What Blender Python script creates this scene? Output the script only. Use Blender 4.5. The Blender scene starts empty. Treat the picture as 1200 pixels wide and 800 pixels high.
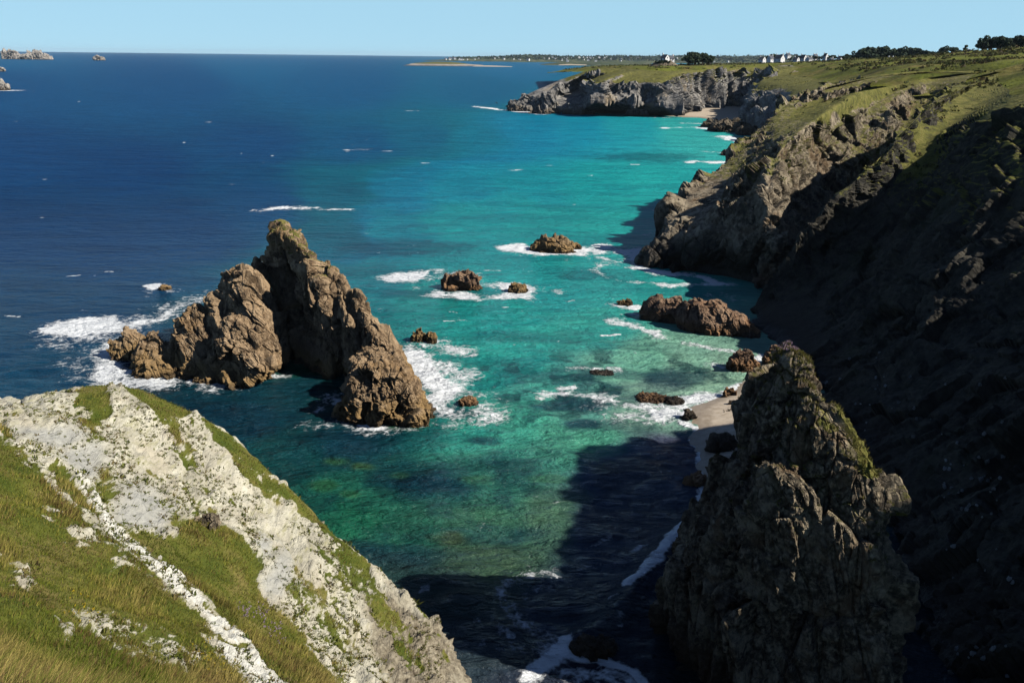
import bpy, math, random
import numpy as np

random.seed(7)
rng = np.random.default_rng(11)
sc = bpy.context.scene
COL = sc.collection
R = math.radians

# ------------------------------------------------------------------ camera model
H, FPX, CX, CY = 40.0, 1040.0, 600.0, 400.0
PITCH, ROLL = R(17.83), R(0.67)
Fw = np.array([0, math.cos(PITCH), -math.sin(PITCH)])
R0 = np.array([1.0, 0, 0]); U0 = np.array([0, math.sin(PITCH), math.cos(PITCH)])
Rt = math.cos(ROLL)*R0 + math.sin(ROLL)*U0
Up = -math.sin(ROLL)*R0 + math.cos(ROLL)*U0
CAM = np.array([0, 0, H])

def ray(u, v):
    return Fw + (u-CX)/FPX*Rt - (v-CY)/FPX*Up
def pY(u, v, Y, off=(0, 0, 0)):
    d = ray(u, v); p = CAM + d*(Y/d[1]); return (p[0]+off[0], p[1]+off[1], p[2]+off[2])
def pz(u, v, z=0.0):
    d = ray(u, v); p = CAM + d*((z-H)/d[2]); return (p[0], p[1], p[2])
def proj(P):
    q = P - CAM
    w = q@Fw
    w = np.where(np.abs(w) < 1e-3, 1e-3, w)
    return CX + FPX*(q@Rt)/w, CY - FPX*(q@Up)/w, w

# ------------------------------------------------------------------ numpy noise
TN = 64
TAB = rng.random((TN, TN, TN)).astype(np.float32)
JIT = rng.random((TN, TN, TN, 3)).astype(np.float32)
RND = (rng.random((TN, TN, TN, 3)).astype(np.float32)*2-1)

def vnoise(p):
    """smooth value noise in -1..1"""
    p = np.asarray(p, np.float32)
    i = np.floor(p).astype(np.int32); f = p-i
    f = f*f*f*(f*(f*6-15)+10)
    i &= TN-1
    j = (i+1) & (TN-1)
    x0, y0, z0 = i[..., 0], i[..., 1], i[..., 2]; x1, y1, z1 = j[..., 0], j[..., 1], j[..., 2]
    fx, fy, fz = f[..., 0], f[..., 1], f[..., 2]
    a = TAB[x0, y0, z0]*(1-fx)+TAB[x1, y0, z0]*fx
    b = TAB[x0, y1, z0]*(1-fx)+TAB[x1, y1, z0]*fx
    c = TAB[x0, y0, z1]*(1-fx)+TAB[x1, y0, z1]*fx
    d = TAB[x0, y1, z1]*(1-fx)+TAB[x1, y1, z1]*fx
    return ((a*(1-fy)+b*fy)*(1-fz)+(c*(1-fy)+d*fy)*fz)*2-1
ROT = np.array([[0.36, 0.48, -0.8], [-0.8, 0.6, 0.0], [0.48, 0.64, 0.6]], np.float32)
def fbm(p, n=4, gain=0.5):
    p = np.asarray(p, np.float32); s = 0; a = 1.0; t = 0
    for k in range(n):
        s = s + a*vnoise(p); t += a; a *= gain
        p = (p@ROT)*2.03 + 17.3
    return s/t
def ridged(p, n=4, gain=0.5):
    p = np.asarray(p, np.float32); s = 0; a = 1.0; t = 0
    for k in range(n):
        s = s + a*(1-2*np.abs(vnoise(p))); t += a; a *= gain
        p = (p@ROT)*2.03 + 9.1
    return s/t
def blocks(p, tilt=0.9):
    """cellular noise of tilted planar facets; returns offset, distance to the cell border"""
    p = np.asarray(p, np.float32)
    sh = p.shape[:-1]; p = p.reshape(-1, 3)
    c = np.floor(p-0.5).astype(np.int32)
    b1 = np.full(len(p), 9e9, np.float32); b2 = b1.copy(); val = np.zeros(len(p), np.float32)
    for dx in (0, 1):
        for dy in (0, 1):
            for dz in (0, 1):
                q = c+np.array([dx, dy, dz]); m = q & (TN-1)
                o = p-(q+0.15+0.7*JIT[m[:, 0], m[:, 1], m[:, 2]])
                d = (o*o).sum(1)
                rv = RND[m[:, 0], m[:, 1], m[:, 2]]
                vv = rv[:, 0]*0.5 + tilt*(o*rv[:, [1, 2, 0]]).sum(1)
                n = d < b1
                b2 = np.where(n, b1, np.minimum(b2, d)); val = np.where(n, vv, val); b1 = np.where(n, d, b1)
    return val.reshape(sh), (np.sqrt(b2)-np.sqrt(b1)).reshape(sh)

def smooth(a, b, x):
    t = np.clip((x-a)/(b-a), 0, 1); return t*t*(3-2*t)

# ------------------------------------------------------------------ mesh helpers
def mesh_obj(name, V, F, mat=None, parent=None, attrs=None, smooth_shade=True, loc=None):
    V = np.asarray(V, np.float32)
    loc = np.zeros(3, np.float32) if loc is None else np.asarray(loc, np.float32)
    me = bpy.data.meshes.new(name)
    F = np.asarray(F, np.int32)
    nv, nf, k = len(V), len(F), F.shape[1]
    me.vertices.add(nv); me.vertices.foreach_set('co', (V-loc).ravel())
    me.loops.add(nf*k); me.loops.foreach_set('vertex_index', F.ravel())
    me.polygons.add(nf)
    me.polygons.foreach_set('loop_start', np.arange(0, nf*k, k, dtype=np.int32))
    me.polygons.foreach_set('use_smooth', np.full(nf, smooth_shade))
    for an, av in (attrs or {}).items():
        av = np.asarray(av, np.float32)
        if av.ndim == 1:
            at = me.attributes.new(an, 'FLOAT', 'POINT'); at.data.foreach_set('value', av)
        else:
            at = me.attributes.new(an, 'FLOAT_COLOR', 'POINT')
            at.data.foreach_set('color', np.concatenate([av, np.ones((len(av), 1), np.float32)], 1).ravel())
    me.update(calc_edges=True); me.validate()
    if mat is not None: me.materials.append(mat)
    o = bpy.data.objects.new(name, me); COL.objects.link(o)
    o.location = loc.tolist()
    if parent is not None: o.parent = parent
    return o
def grid_faces(n, m, close=False):
    a = np.arange(n-1)[:, None]; b = np.arange(m if close else m-1)[None, :]
    b1 = (b+1) % m
    return np.stack([a*m+b, a*m+b1, (a+1)*m+b1, (a+1)*m+b], -1).reshape(-1, 4)
def grid_normals(P, wrap=False):
    if wrap:
        du = np.roll(P, -1, 1)-np.roll(P, 1, 1)
    else:
        du = np.gradient(P, axis=1)
    dv = np.gradient(P, axis=0)
    n = np.cross(du, dv); l = np.linalg.norm(n, axis=-1, keepdims=True)
    return n/np.maximum(l, 1e-6)
def tag(o, label=None, cat=None, group=None, kind=None):
    if label: o['label'] = label
    if cat: o['category'] = cat
    if group: o['group'] = group
    if kind: o['kind'] = kind
    return o
def catmull(P, ts):
    """P (n, ...) control rows at parameters 0..n-1, sampled at ts; monotone-ish cubic"""
    P = np.asarray(P, float); n = len(P)
    i = np.clip(np.floor(ts).astype(int), 0, n-2); f = ts-i
    sh = (len(ts),)+(1,)*(P.ndim-1); f = f.reshape(sh)
    p0 = P[np.clip(i-1, 0, n-1)]; p1 = P[i]; p2 = P[i+1]; p3 = P[np.clip(i+2, 0, n-1)]
    m1 = (p2-p0)*0.42; m2 = (p3-p1)*0.42
    return (2*f**3-3*f**2+1)*p1 + (f**3-2*f**2+f)*m1 + (-2*f**3+3*f**2)*p2 + (f**3-f**2)*m2
def dense_ts(P, n):
    """parameters spaced by mean visible length (shorter steps near the camera)"""
    P = np.asarray(P, float)
    t = np.linspace(0, len(P)-1, 600); Q = catmull(P, t).reshape(600, -1, 3)
    seg = np.linalg.norm(np.diff(Q, axis=0), axis=-1)
    w = 1/np.maximum(np.linalg.norm(Q[:-1]-CAM, axis=-1), 15)
    l = (seg*w).mean(1) + 0.15*(seg*w).max(1); c = np.concatenate([[0], np.cumsum(l)])
    return np.interp(np.linspace(0, c[-1], n), c, t)
def loft(st, ns, nt):
    P = np.array(st, float)                      # stations x profile x 3
    ts = dense_ts(P, ns); P = catmull(P, ts)
    P = np.swapaxes(P, 0, 1); tt = dense_ts(P, nt); P = catmull(P, tt)
    return np.swapaxes(P, 0, 1)                 # ns x nt x 3
def tps_fit(P, z, lam=0.0):
    P = np.asarray(P, float); z = np.asarray(z, float); n = len(P)
    s = np.abs(P).max(); Q = P/s
    d = ((Q[:, None]-Q[None])**2).sum(-1); K = 0.5*d*np.log(d+1e-12) + lam*np.eye(n)
    A = np.block([[K, np.ones((n, 1)), Q], [np.ones((1, n)), np.zeros((1, 3))], [Q.T, np.zeros((2, 3))]])
    w = np.linalg.solve(A, np.concatenate([z, [0, 0, 0]]))
    def f(x, y):
        x = np.asarray(x)/s; y = np.asarray(y)/s
        r = w[n]+w[n+1]*x+w[n+2]*y
        for k in range(n):
            d = (x-Q[k, 0])**2+(y-Q[k, 1])**2
            r = r + w[k]*0.5*d*np.log(d+1e-12)
        return r
    return f
def in_poly(x, y, poly):
    poly = np.asarray(poly, float); inside = np.zeros(np.shape(x), bool)
    j = len(poly)-1
    for i in range(len(poly)):
        xi, yi = poly[i]; xj, yj = poly[j]
        c = ((yi > y) != (yj > y)) & (x < (xj-xi)*(y-yi)/(yj-yi+1e-12)+xi)
        inside ^= c; j = i
    return inside
def seg_dist(x, y, pl, closed=False):
    pl = np.asarray(pl, float)
    if closed: pl = np.vstack([pl, pl[:1]])
    best = np.full(np.shape(x), 1e9); side = np.zeros(np.shape(x))
    for a, b in zip(pl[:-1], pl[1:]):
        d = b-a; L = (d*d).sum()+1e-12
        t = np.clip(((x-a[0])*d[0]+(y-a[1])*d[1])/L, 0, 1)
        qx = x-a[0]-t*d[0]; qy = y-a[1]-t*d[1]; q = np.hypot(qx, qy)
        m = q < best; best = np.where(m, q, best)
        side = np.where(m, d[0]*qy-d[1]*qx, side)
    return best, side
def poly_mask(x, y, poly, soft):
    d, _ = seg_dist(x, y, poly, True)
    d = np.where(in_poly(x, y, poly), d, -d)
    return smooth(-soft, soft, d)
def lin(c):
    c = np.asarray(c, float)/255.0
    return np.where(c <= 0.04045, c/12.92, ((c+0.055)/1.055)**2.4)

# ------------------------------------------------------------------ materials
class NT:
    def __init__(s, name):
        s.m = bpy.data.materials.new(name); s.m.use_nodes = True
        s.t = s.m.node_tree; s.t.nodes.clear()
        s.out = s.n('ShaderNodeOutputMaterial')
    def n(s, typ, **kw):
        d = s.t.nodes.new(typ)
        for k, v in kw.items(): setattr(d, k, v)
        return d
    def l(s, a, b): s.t.links.new(a, b)
    def put(s, sock, v):
        if isinstance(v, bpy.types.NodeSocket): s.l(v, sock)
        elif isinstance(v, (tuple, list)) and len(v) == 3 and sock.type == 'RGBA': sock.default_value = (*v, 1)
        else: sock.default_value = v
    def pos(s): return s.n('ShaderNodeNewGeometry').outputs['Position']
    def attr(s, name, out='Fac'): return s.n('ShaderNodeAttribute', attribute_name=name).outputs[out]
    def scale(s, vec, sx, sy, sz, rz=0):
        m = s.n('ShaderNodeMapping'); s.l(vec, m.inputs[0]); m.inputs['Scale'].default_value = (sx, sy, sz)
        m.inputs['Rotation'].default_value = (0, 0, rz); return m.outputs[0]
    def noise(s, vec, scale, detail=4, rough=0.55, dist=0.0):
        d = s.n('ShaderNodeTexNoise'); s.l(vec, d.inputs['Vector']); d.inputs['Scale'].default_value = scale
        d.inputs['Detail'].default_value = detail; d.inputs['Roughness'].default_value = rough
        d.inputs['Distortion'].default_value = dist
        return d.outputs['Fac']
    def vor(s, vec, scale, feature='F1', out='Distance'):
        d = s.n('ShaderNodeTexVoronoi', feature=feature); s.l(vec, d.inputs['Vector']); d.inputs['Scale'].default_value = scale
        return d.outputs[out]
    def math(s, op, a, b=0.0, c=0.0, clamp=False):
        d = s.n('ShaderNodeMath', operation=op, use_clamp=clamp)
        s.put(d.inputs[0], a); s.put(d.inputs[1], b); s.put(d.inputs[2], c); return d.outputs[0]
    def ramp(s, fac, a, b):
        d = s.n('ShaderNodeMapRange', interpolation_type='SMOOTHSTEP')
        s.put(d.inputs[0], fac); d.inputs[1].default_value = a; d.inputs[2].default_value = b
        return d.outputs[0]
    def mix(s, fac, a, b, mode='MIX'):
        d = s.n('ShaderNodeMix', data_type='RGBA', blend_type=mode); d.clamp_factor = True
        s.put(d.inputs[0], fac); s.put(d.inputs[6], a); s.put(d.inputs[7], b); return d.outputs[2]
    def cr(s, fac, stops):
        d = s.n('ShaderNodeValToRGB'); s.put(d.inputs[0], fac); e = d.color_ramp.elements
        while len(e) < len(stops): e.new(0.5)
        for q, (p, c) in zip(e, stops): q.position = p; q.color = (*c, 1)
        return d.outputs[0]
    def bump(s, h, dist, strength=1.0, normal=None):
        d = s.n('ShaderNodeBump'); s.put(d.inputs['Height'], h); d.inputs['Distance'].default_value = dist
        s.put(d.inputs['Strength'], strength)
        if normal is not None: s.l(normal, d.inputs['Normal'])
        return d.outputs[0]
    def bsdf(s, color, rough=0.9, normal=None, spec=0.3, **kw):
        d = s.n('ShaderNodeBsdfPrincipled'); s.put(d.inputs['Base Color'], color); s.put(d.inputs['Roughness'], rough)
        s.put(d.inputs['Specular IOR Level'], spec)
        for k, v in kw.items(): s.put(d.inputs[k], v)
        if normal is not None: s.l(normal, d.inputs['Normal'])
        return d.outputs[0]
    def done(s, sh): s.l(sh, s.out.inputs[0]); return s.m

def rock_mat(name, dark, mid, light, tint, sc1=0.35, fine=2.2, wet=1.3, ochre=(0.2, 0.12, 0.05), grass=None, bumpd=0.12, ochre_h=2.4):
    k = NT(name); P = k.pos()
    n1 = k.noise(P, sc1, 6, 0.6, 0.6); n2 = k.noise(P, fine, 8, 0.65)
    n3 = k.noise(k.scale(P, 1, 1, 0.35), fine*1.7, 6, 0.6)
    c = k.cr(n1, [(0.33, dark), (0.5, mid), (0.66, light)])
    c = k.mix(k.ramp(n2, 0.42, 0.7), c, light)
    c = k.mix(k.math('MULTIPLY', k.ramp(n3, 0.5, 0.75), 0.7), c, dark)
    c = k.mix(k.math('MULTIPLY', k.ramp(k.noise(P, sc1*0.6, 5, 0.6, 1.0), 0.52, 0.68), 0.6), c, tint)
    z = k.n('ShaderNodeSeparateXYZ'); k.l(P, z.inputs[0]); zz = z.outputs[2]
    zn = k.math('ADD', zz, k.math('MULTIPLY', k.math('SUBTRACT', n1, 0.5), 3.0))
    oc = k.math('SUBTRACT', 1.0, k.ramp(zn, ochre_h*0.6, ochre_h*1.7))
    c = k.mix(k.math('MULTIPLY', oc, 0.75), c, ochre)
    wt = k.math('SUBTRACT', 1.0, k.ramp(zn, wet*0.3, wet))  # damp foot of the rock; on the middle headland this band paints shade
    c = k.mix(k.math('MULTIPLY', wt, 0.75), c, tuple(x*0.35 for x in dark))
    rough = k.math('SUBTRACT', 0.92, k.math('MULTIPLY', wt, 0.45))
    if grass is not None:
        g1, g2, g3 = grass
        gn = k.noise(P, 0.5, 6, 0.65); gf = k.noise(P, 5.0, 5, 0.7)
        gc = k.cr(gn, [(0.36, g1), (0.5, g2), (0.64, g3)])
        gc = k.mix(k.math('MULTIPLY', k.ramp(gf, 0.45, 0.7), 0.5), gc, g3)
        gm = k.ramp(k.math('ADD', k.attr('grass'), k.math('MULTIPLY', k.math('SUBTRACT', k.noise(P, 1.1, 7, 0.7), 0.5), 1.3)), 0.38, 0.62)
        c = k.mix(gm, c, gc)
    cr = k.vor(P, fine*0.55, 'DISTANCE_TO_EDGE')
    h = k.math('ADD', k.math('MULTIPLY', n2, 1.0), k.math('MULTIPLY', k.ramp(cr, 0.0, 0.12), 0.25))
    h = k.math('ADD', h, k.math('MULTIPLY', k.noise(P, fine*4, 5, 0.65), 0.35))
    nb = k.bump(h, bumpd)
    return k.done(k.bsdf(c, rough, nb, 0.25))

GR = ((0.052, 0.050, 0.014), (0.115, 0.116, 0.022), (0.185, 0.16, 0.045))
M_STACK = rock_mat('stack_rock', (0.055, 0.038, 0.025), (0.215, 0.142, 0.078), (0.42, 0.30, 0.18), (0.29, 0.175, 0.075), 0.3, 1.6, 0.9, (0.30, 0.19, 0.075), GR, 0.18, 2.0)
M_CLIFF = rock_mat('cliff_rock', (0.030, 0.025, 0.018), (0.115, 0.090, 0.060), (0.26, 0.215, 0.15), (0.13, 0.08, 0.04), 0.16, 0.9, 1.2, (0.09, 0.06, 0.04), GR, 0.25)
M_SHADECLIFF = rock_mat('shade_toned_cliff_rock', (0.014, 0.013, 0.011), (0.034, 0.031, 0.024), (0.070, 0.062, 0.046), (0.03, 0.034, 0.016), 0.16, 0.9, 1.2, (0.045, 0.035, 0.025), GR, 0.25)  # cliff rock copied darker, so its colour deepens the near cliff's shade
M_MIDCLIFF = rock_mat('brown_cliff_rock', (0.024, 0.020, 0.014), (0.125, 0.097, 0.064), (0.37, 0.305, 0.21), (0.17, 0.105, 0.052), 0.16, 0.9, 10.0, (0.05, 0.038, 0.025), GR, 0.25, 4.0)  # dark band raised high to paint shade onto the headland's outer face
M_FARCLIFF = rock_mat('far_cliff_rock', (0.055, 0.055, 0.058), (0.17, 0.16, 0.145), (0.36, 0.335, 0.295), (0.34, 0.25, 0.14), 0.07, 0.4, 1.5, (0.14, 0.11, 0.08), GR, 0.5, 3.0)
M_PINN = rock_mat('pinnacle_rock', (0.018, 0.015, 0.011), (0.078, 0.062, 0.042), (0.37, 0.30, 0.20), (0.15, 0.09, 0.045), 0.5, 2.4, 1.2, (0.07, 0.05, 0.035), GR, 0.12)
M_RED = rock_mat('reddish_rock', (0.07, 0.045, 0.032), (0.20, 0.125, 0.08), (0.33, 0.22, 0.14), (0.26, 0.13, 0.06), 0.4, 2.2, 0.7, (0.26, 0.14, 0.06), GR, 0.12, 1.2)
M_ISLET = rock_mat('islet_rock', (0.12, 0.10, 0.085), (0.30, 0.26, 0.22), (0.50, 0.46, 0.40), (0.33, 0.27, 0.2), 0.05, 0.3, 2.0, (0.16, 0.12, 0.08), GR, 0.6)

def grass_mat(name, g1, g2, g3, straw, s=0.02):
    k = NT(name); P = k.pos()
    a = k.noise(P, s, 6, 0.65, 0.4); b = k.noise(P, s*12, 6, 0.7); d = k.noise(k.scale(P, 1, 0.35, 1, 0.5), s*4, 5, 0.65)
    c = k.cr(a, [(0.34, g1), (0.5, g2), (0.66, g3)])
    c = k.mix(k.math('MULTIPLY', k.ramp(d, 0.48, 0.68), 0.75), c, straw)
    c = k.mix(k.math('MULTIPLY', k.ramp(b, 0.5, 0.72), 0.6), c, g1)
    bare = k.attr('bare')
    c = k.mix(k.ramp(k.math('ADD', bare, k.math('MULTIPLY', k.math('SUBTRACT', b, 0.5), 1.2)), 0.4, 0.6), c, (0.33, 0.29, 0.22))
    return k.done(k.bsdf(c, 0.95, k.bump(k.math('ADD', b, k.math('MULTIPLY', a, 3.0)), 1.0), 0.1))
M_TURF = grass_mat('turf', (0.06, 0.060, 0.016), (0.125, 0.135, 0.024), (0.175, 0.195, 0.028), (0.21, 0.165, 0.055))

def sand_mat():
    k = NT('beach_sand'); P = k.pos()
    n = k.noise(P, 1.2, 6, 0.6)
    c = k.cr(n, [(0.35, (0.40, 0.32, 0.23)), (0.65, (0.56, 0.47, 0.36))])
    z = k.n('ShaderNodeSeparateXYZ'); k.l(P, z.inputs[0])
    wt = k.math('SUBTRACT', 1.0, k.ramp(k.math('ADD', z.outputs[2], k.math('MULTIPLY', n, 0.5)), 0.35, 0.9))
    c = k.mix(k.math('MULTIPLY', wt, 0.5), c, (0.2, 0.15, 0.1))
    return k.done(k.bsdf(c, k.math('SUBTRACT', 0.95, k.math('MULTIPLY', wt, 0.5)), k.bump(k.noise(P, 8, 5, 0.7), 0.05), 0.3))
M_SAND = sand_mat()

def head_mat():
    k = NT('hillside_ground'); P = k.pos()
    # bedding direction: the strata run down the slope to the right
    S = k.scale(P, 1, 0.22, 0.6, R(-33))
    n1 = k.noise(S, 1.1, 7, 0.62, 0.5); n2 = k.noise(P, 3.5, 8, 0.68); n3 = k.noise(S, 4.5, 6, 0.65)
    c = k.cr(n1, [(0.3, (0.31, 0.285, 0.215)), (0.48, (0.52, 0.485, 0.375)), (0.66, (0.67, 0.635, 0.50))])
    c = k.mix(k.math('MULTIPLY', k.ramp(n3, 0.52, 0.72), 0.6), c, (0.25, 0.235, 0.18))
    c = k.mix(k.math('MULTIPLY', k.ramp(k.noise(P, 0.35, 5, 0.6), 0.5, 0.66), 0.6), c, (0.46, 0.40, 0.29))
    c = k.mix(k.math('MULTIPLY', k.ramp(k.noise(S, 2.0, 8, 0.75), 0.5, 0.64), 0.75), c, (0.34, 0.32, 0.17))
    c = k.mix(k.math('MULTIPLY', k.ramp(k.noise(P, 14.0, 4, 0.7), 0.52, 0.66), 0.55), c, (0.22, 0.205, 0.15))
    c = k.mix(k.math('MULTIPLY', k.attr('gray'), 0.8), c, k.cr(n2, [(0.3, (0.30, 0.30, 0.275)), (0.7, (0.46, 0.46, 0.42))]))
    c = k.mix(k.attr('white'), c, k.cr(n2, [(0.3, (0.56, 0.54, 0.45)), (0.6, (0.76, 0.74, 0.65))]))
    c = k.mix(k.attr('brown'), c, k.cr(n2, [(0.32, (0.10, 0.08, 0.055)), (0.5, (0.24, 0.205, 0.145)), (0.68, (0.42, 0.37, 0.27))]))
    c = k.mix(k.math('MULTIPLY', k.ramp(k.noise(P, 9.0, 5, 0.65), 0.58, 0.7), 0.55), c, (0.16, 0.15, 0.09))
    gn = k.noise(P, 0.35, 6, 0.68); gf = k.noise(P, 6.0, 6, 0.7)
    gc = k.cr(gn, [(0.34, (0.06, 0.085, 0.012)), (0.5, (0.12, 0.13, 0.022)), (0.64, (0.20, 0.165, 0.05))])
    gc = k.mix(k.math('MULTIPLY', k.ramp(gf, 0.48, 0.7), 0.6), gc, (0.05, 0.055, 0.012))
    gm = k.ramp(k.math('ADD', k.attr('grass'), k.math('MULTIPLY', k.math('SUBTRACT', k.noise(S, 3.2, 8, 0.76), 0.5), 1.7)), 0.44, 0.58)
    c = k.mix(gm, c, gc)
    cr = k.vor(S, 2.2, 'DISTANCE_TO_EDGE')
    h = k.math('ADD', n2, k.math('MULTIPLY', k.ramp(cr, 0, 0.08), 0.15)); h = k.math('ADD', h, k.math('MULTIPLY', n3, 0.7))
    return k.done(k.bsdf(c, 0.95, k.bump(h, 0.14), 0.15))
M_HEAD = head_mat()

def sea_mat():
    k = NT('sea_water'); P = k.pos()
    col = k.attr('col', 'Color'); fm = k.attr('foam'); calm = k.attr('far')
    nA = k.noise(P, 0.9, 8, 0.72, 0.6); nB = k.noise(P, 0.22, 6, 0.65, 0.8)
    warp = k.n('ShaderNodeVectorMath', operation='ADD')
    nw = k.n('ShaderNodeTexNoise'); k.l(P, nw.inputs['Vector']); nw.inputs['Scale'].default_value = 0.5; nw.inputs['Detail'].default_value = 4
    k.l(P, warp.inputs[0]); k.l(nw.outputs['Color'], warp.inputs[1])
    ve = k.vor(warp.outputs[0], 0.75, 'DISTANCE_TO_EDGE'); ve2 = k.vor(warp.outputs[0], 1.9, 'DISTANCE_TO_EDGE')
    lace = k.math('ADD', k.math('SUBTRACT', 0.30, k.math('MULTIPLY', ve, 1.1)), k.math('SUBTRACT', 0.15, k.math('MULTIPLY', ve2, 0.9)))
    val = k.math('ADD', fm, k.math('MULTIPLY', k.math('SUBTRACT', nA, 0.52), 1.15))
    val = k.math('ADD', val, k.math('MULTIPLY', lace, 0.42))
    val = k.math('ADD', val, k.math('MULTIPLY', k.math('SUBTRACT', nB, 0.5), 0.9))
    gate = k.ramp(fm, 0.02, 0.14)
    foam = k.math('MULTIPLY', k.ramp(val, 0.43, 0.80), gate)
    # dark streaks in the colour imitate the shading of swell and ripples
    st = k.noise(k.scale(P, 0.35, 1.0, 1, R(12)), 0.10, 7, 0.68, 0.5)
    c = k.mix(k.math('MULTIPLY', k.ramp(st, 0.42, 0.64), 0.5), col, k.mix(1.0, col, (0.45, 0.5, 0.6), 'MULTIPLY'))
    st2 = k.noise(k.scale(P, 0.3, 1.0, 1, R(10)), 0.62, 7, 0.7, 0.6); st3 = k.noise(k.scale(P, 0.3, 1.0, 1, R(16)), 0.16, 6, 0.7, 0.6)
    tx = k.math('ADD', k.math('MULTIPLY', st2, 0.6), k.math('MULTIPLY', st3, 0.5))
    c = k.mix(k.math('MULTIPLY', k.ramp(tx, 0.46, 0.66), 0.5), c, k.mix(1.0, c, (0.42, 0.52, 0.62), 'MULTIPLY'))
    c = k.mix(foam, c, (0.80, 0.82, 0.82))
    # ripples
    r1 = k.noise(k.scale(P, 0.45, 1.0, 1, R(14)), 0.55, 6, 0.62, 0.4)
    r2 = k.noise(k.scale(P, 0.55, 1.0, 1, R(-10)), 2.0, 4, 0.6, 0.3)
    r3 = k.noise(k.scale(P, 0.35, 1.0, 1, R(8)), 0.16, 5, 0.6, 0.5)
    h = k.math('ADD', k.math('ADD', k.math('MULTIPLY', r1, 1.6), k.math('MULTIPLY', r3, 2.6)), k.math('MULTIPLY', r2, 0.55))
    h = k.math('ADD', h, k.math('MULTIPLY', foam, 0.15))
    nb = k.bump(h, 1.0, k.math('SUBTRACT', 1.0, k.math('MULTIPLY', calm, 0.15)))
    rough = k.math('ADD', k.math('ADD', 0.15, k.math('MULTIPLY', calm, 0.25)), k.math('MULTIPLY', foam, 0.6))
    return k.done(k.bsdf(c, rough, nb, k.math('SUBTRACT', 0.16, k.math('MULTIPLY', calm, 0.135)), IOR=1.33))
M_SEA = sea_mat()

def plain(name, c, rough=0.9, var=0.25, s=1.5):
    k = NT(name); n = k.noise(k.pos(), s, 5, 0.6)
    return k.done(k.bsdf(k.mix(k.ramp(n, 0.35, 0.65), tuple(x*(1-var) for x in c), c), rough, k.bump(n, 0.03), 0.2))
M_WALL = plain('white_render', (0.78, 0.77, 0.73), 0.9, 0.08)
M_GREYWALL = plain('grey_render', (0.45, 0.47, 0.48), 0.9, 0.1)
M_ROOF = plain('slate_roof', (0.10, 0.105, 0.12), 0.7, 0.3)
M_WIN = plain('window_glass', (0.03, 0.035, 0.045), 0.15, 0.2)
M_TRUNK = plain('bark', (0.08, 0.06, 0.045), 0.95, 0.4)
def leaf_mat(name, a, b):
    k = NT(name); n = k.noise(k.pos(), 0.6, 5, 0.65)
    return k.done(k.bsdf(k.cr(n, [(0.36, a), (0.64, b)]), 0.8, None, 0.15))
M_LEAF = leaf_mat('tree_leaves', (0.018, 0.030, 0.016), (0.045, 0.065, 0.03))
def blade_mat():
    k = NT('grass_blades'); c = k.attr('col', 'Color')
    d = k.bsdf(c, 0.75, None, 0.15)
    t = k.n('ShaderNodeBsdfTranslucent'); k.put(t.inputs[0], c)
    m = k.n('ShaderNodeMixShader'); m.inputs[0].default_value = 0.25; k.l(d, m.inputs[1]); k.l(t.outputs[0], m.inputs[2])
    return k.done(m.outputs[0])
M_BLADE = blade_mat()

# ------------------------------------------------------------------ rock displacement
def craggy(P, N, big, amp, zs=0.45, seed=0, small=True, dip=0.0):
    """push a surface into jointed blocks: size of blocks 'big' (m), depth 'amp' (m), long axis leaning by 'dip'"""
    Q = P.astype(np.float32).copy()
    c, s = math.cos(dip), math.sin(dip)
    Q[..., 0], Q[..., 2] = Q[..., 0]*c+Q[..., 2]*s, (-Q[..., 0]*s+Q[..., 2]*c)*zs
    Q = Q + np.float32(seed*7.31)
    w = np.stack([fbm(Q/big*0.8+s_, 2) for s_ in (3.1, 31.7, 57.9)], -1)*big*0.14
    q1 = (Q+w)/big
    b1, e1 = blocks(q1, 1.5)
    d = amp*0.85*b1 - amp*0.22*(1-smooth(0, 0.07, e1))
    d += amp*0.85*fbm(Q/(big*2.4)+5, 3)
    b2, e2 = blocks((Q+w*0.5)/(big*0.42)+3.3, 1.5)
    d += amp*0.38*b2 - amp*0.10*(1-smooth(0, 0.08, e2))
    if small:
        b3, e3 = blocks((Q+w*0.3)/(big*0.17)+1.7, 1.4)
        d += amp*0.12*b3 - amp*0.04*(1-smooth(0, 0.12, e3))
        b4, e4 = blocks(Q/(big*0.07)+6.1, 1.3)
        d += amp*0.04*b4
    d += amp*0.04*fbm(Q/(big*0.08), 2)
    # joints that run right through the mass, leaning with the blocks
    jt = (P[..., 0]*math.cos(dip+0.25)+P[..., 2]*math.sin(dip+0.25)*0.35+0.5*P[..., 1])/(big*0.55)+0.9*fbm(Q/(big*1.5)+2, 2)
    fr = jt-np.floor(jt)
    d += amp*0.30*(fr-0.5)*(0.4+0.6*smooth(-0.2, 0.3, fbm(Q/big+8, 2)))
    return P + N*d[..., None]

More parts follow.
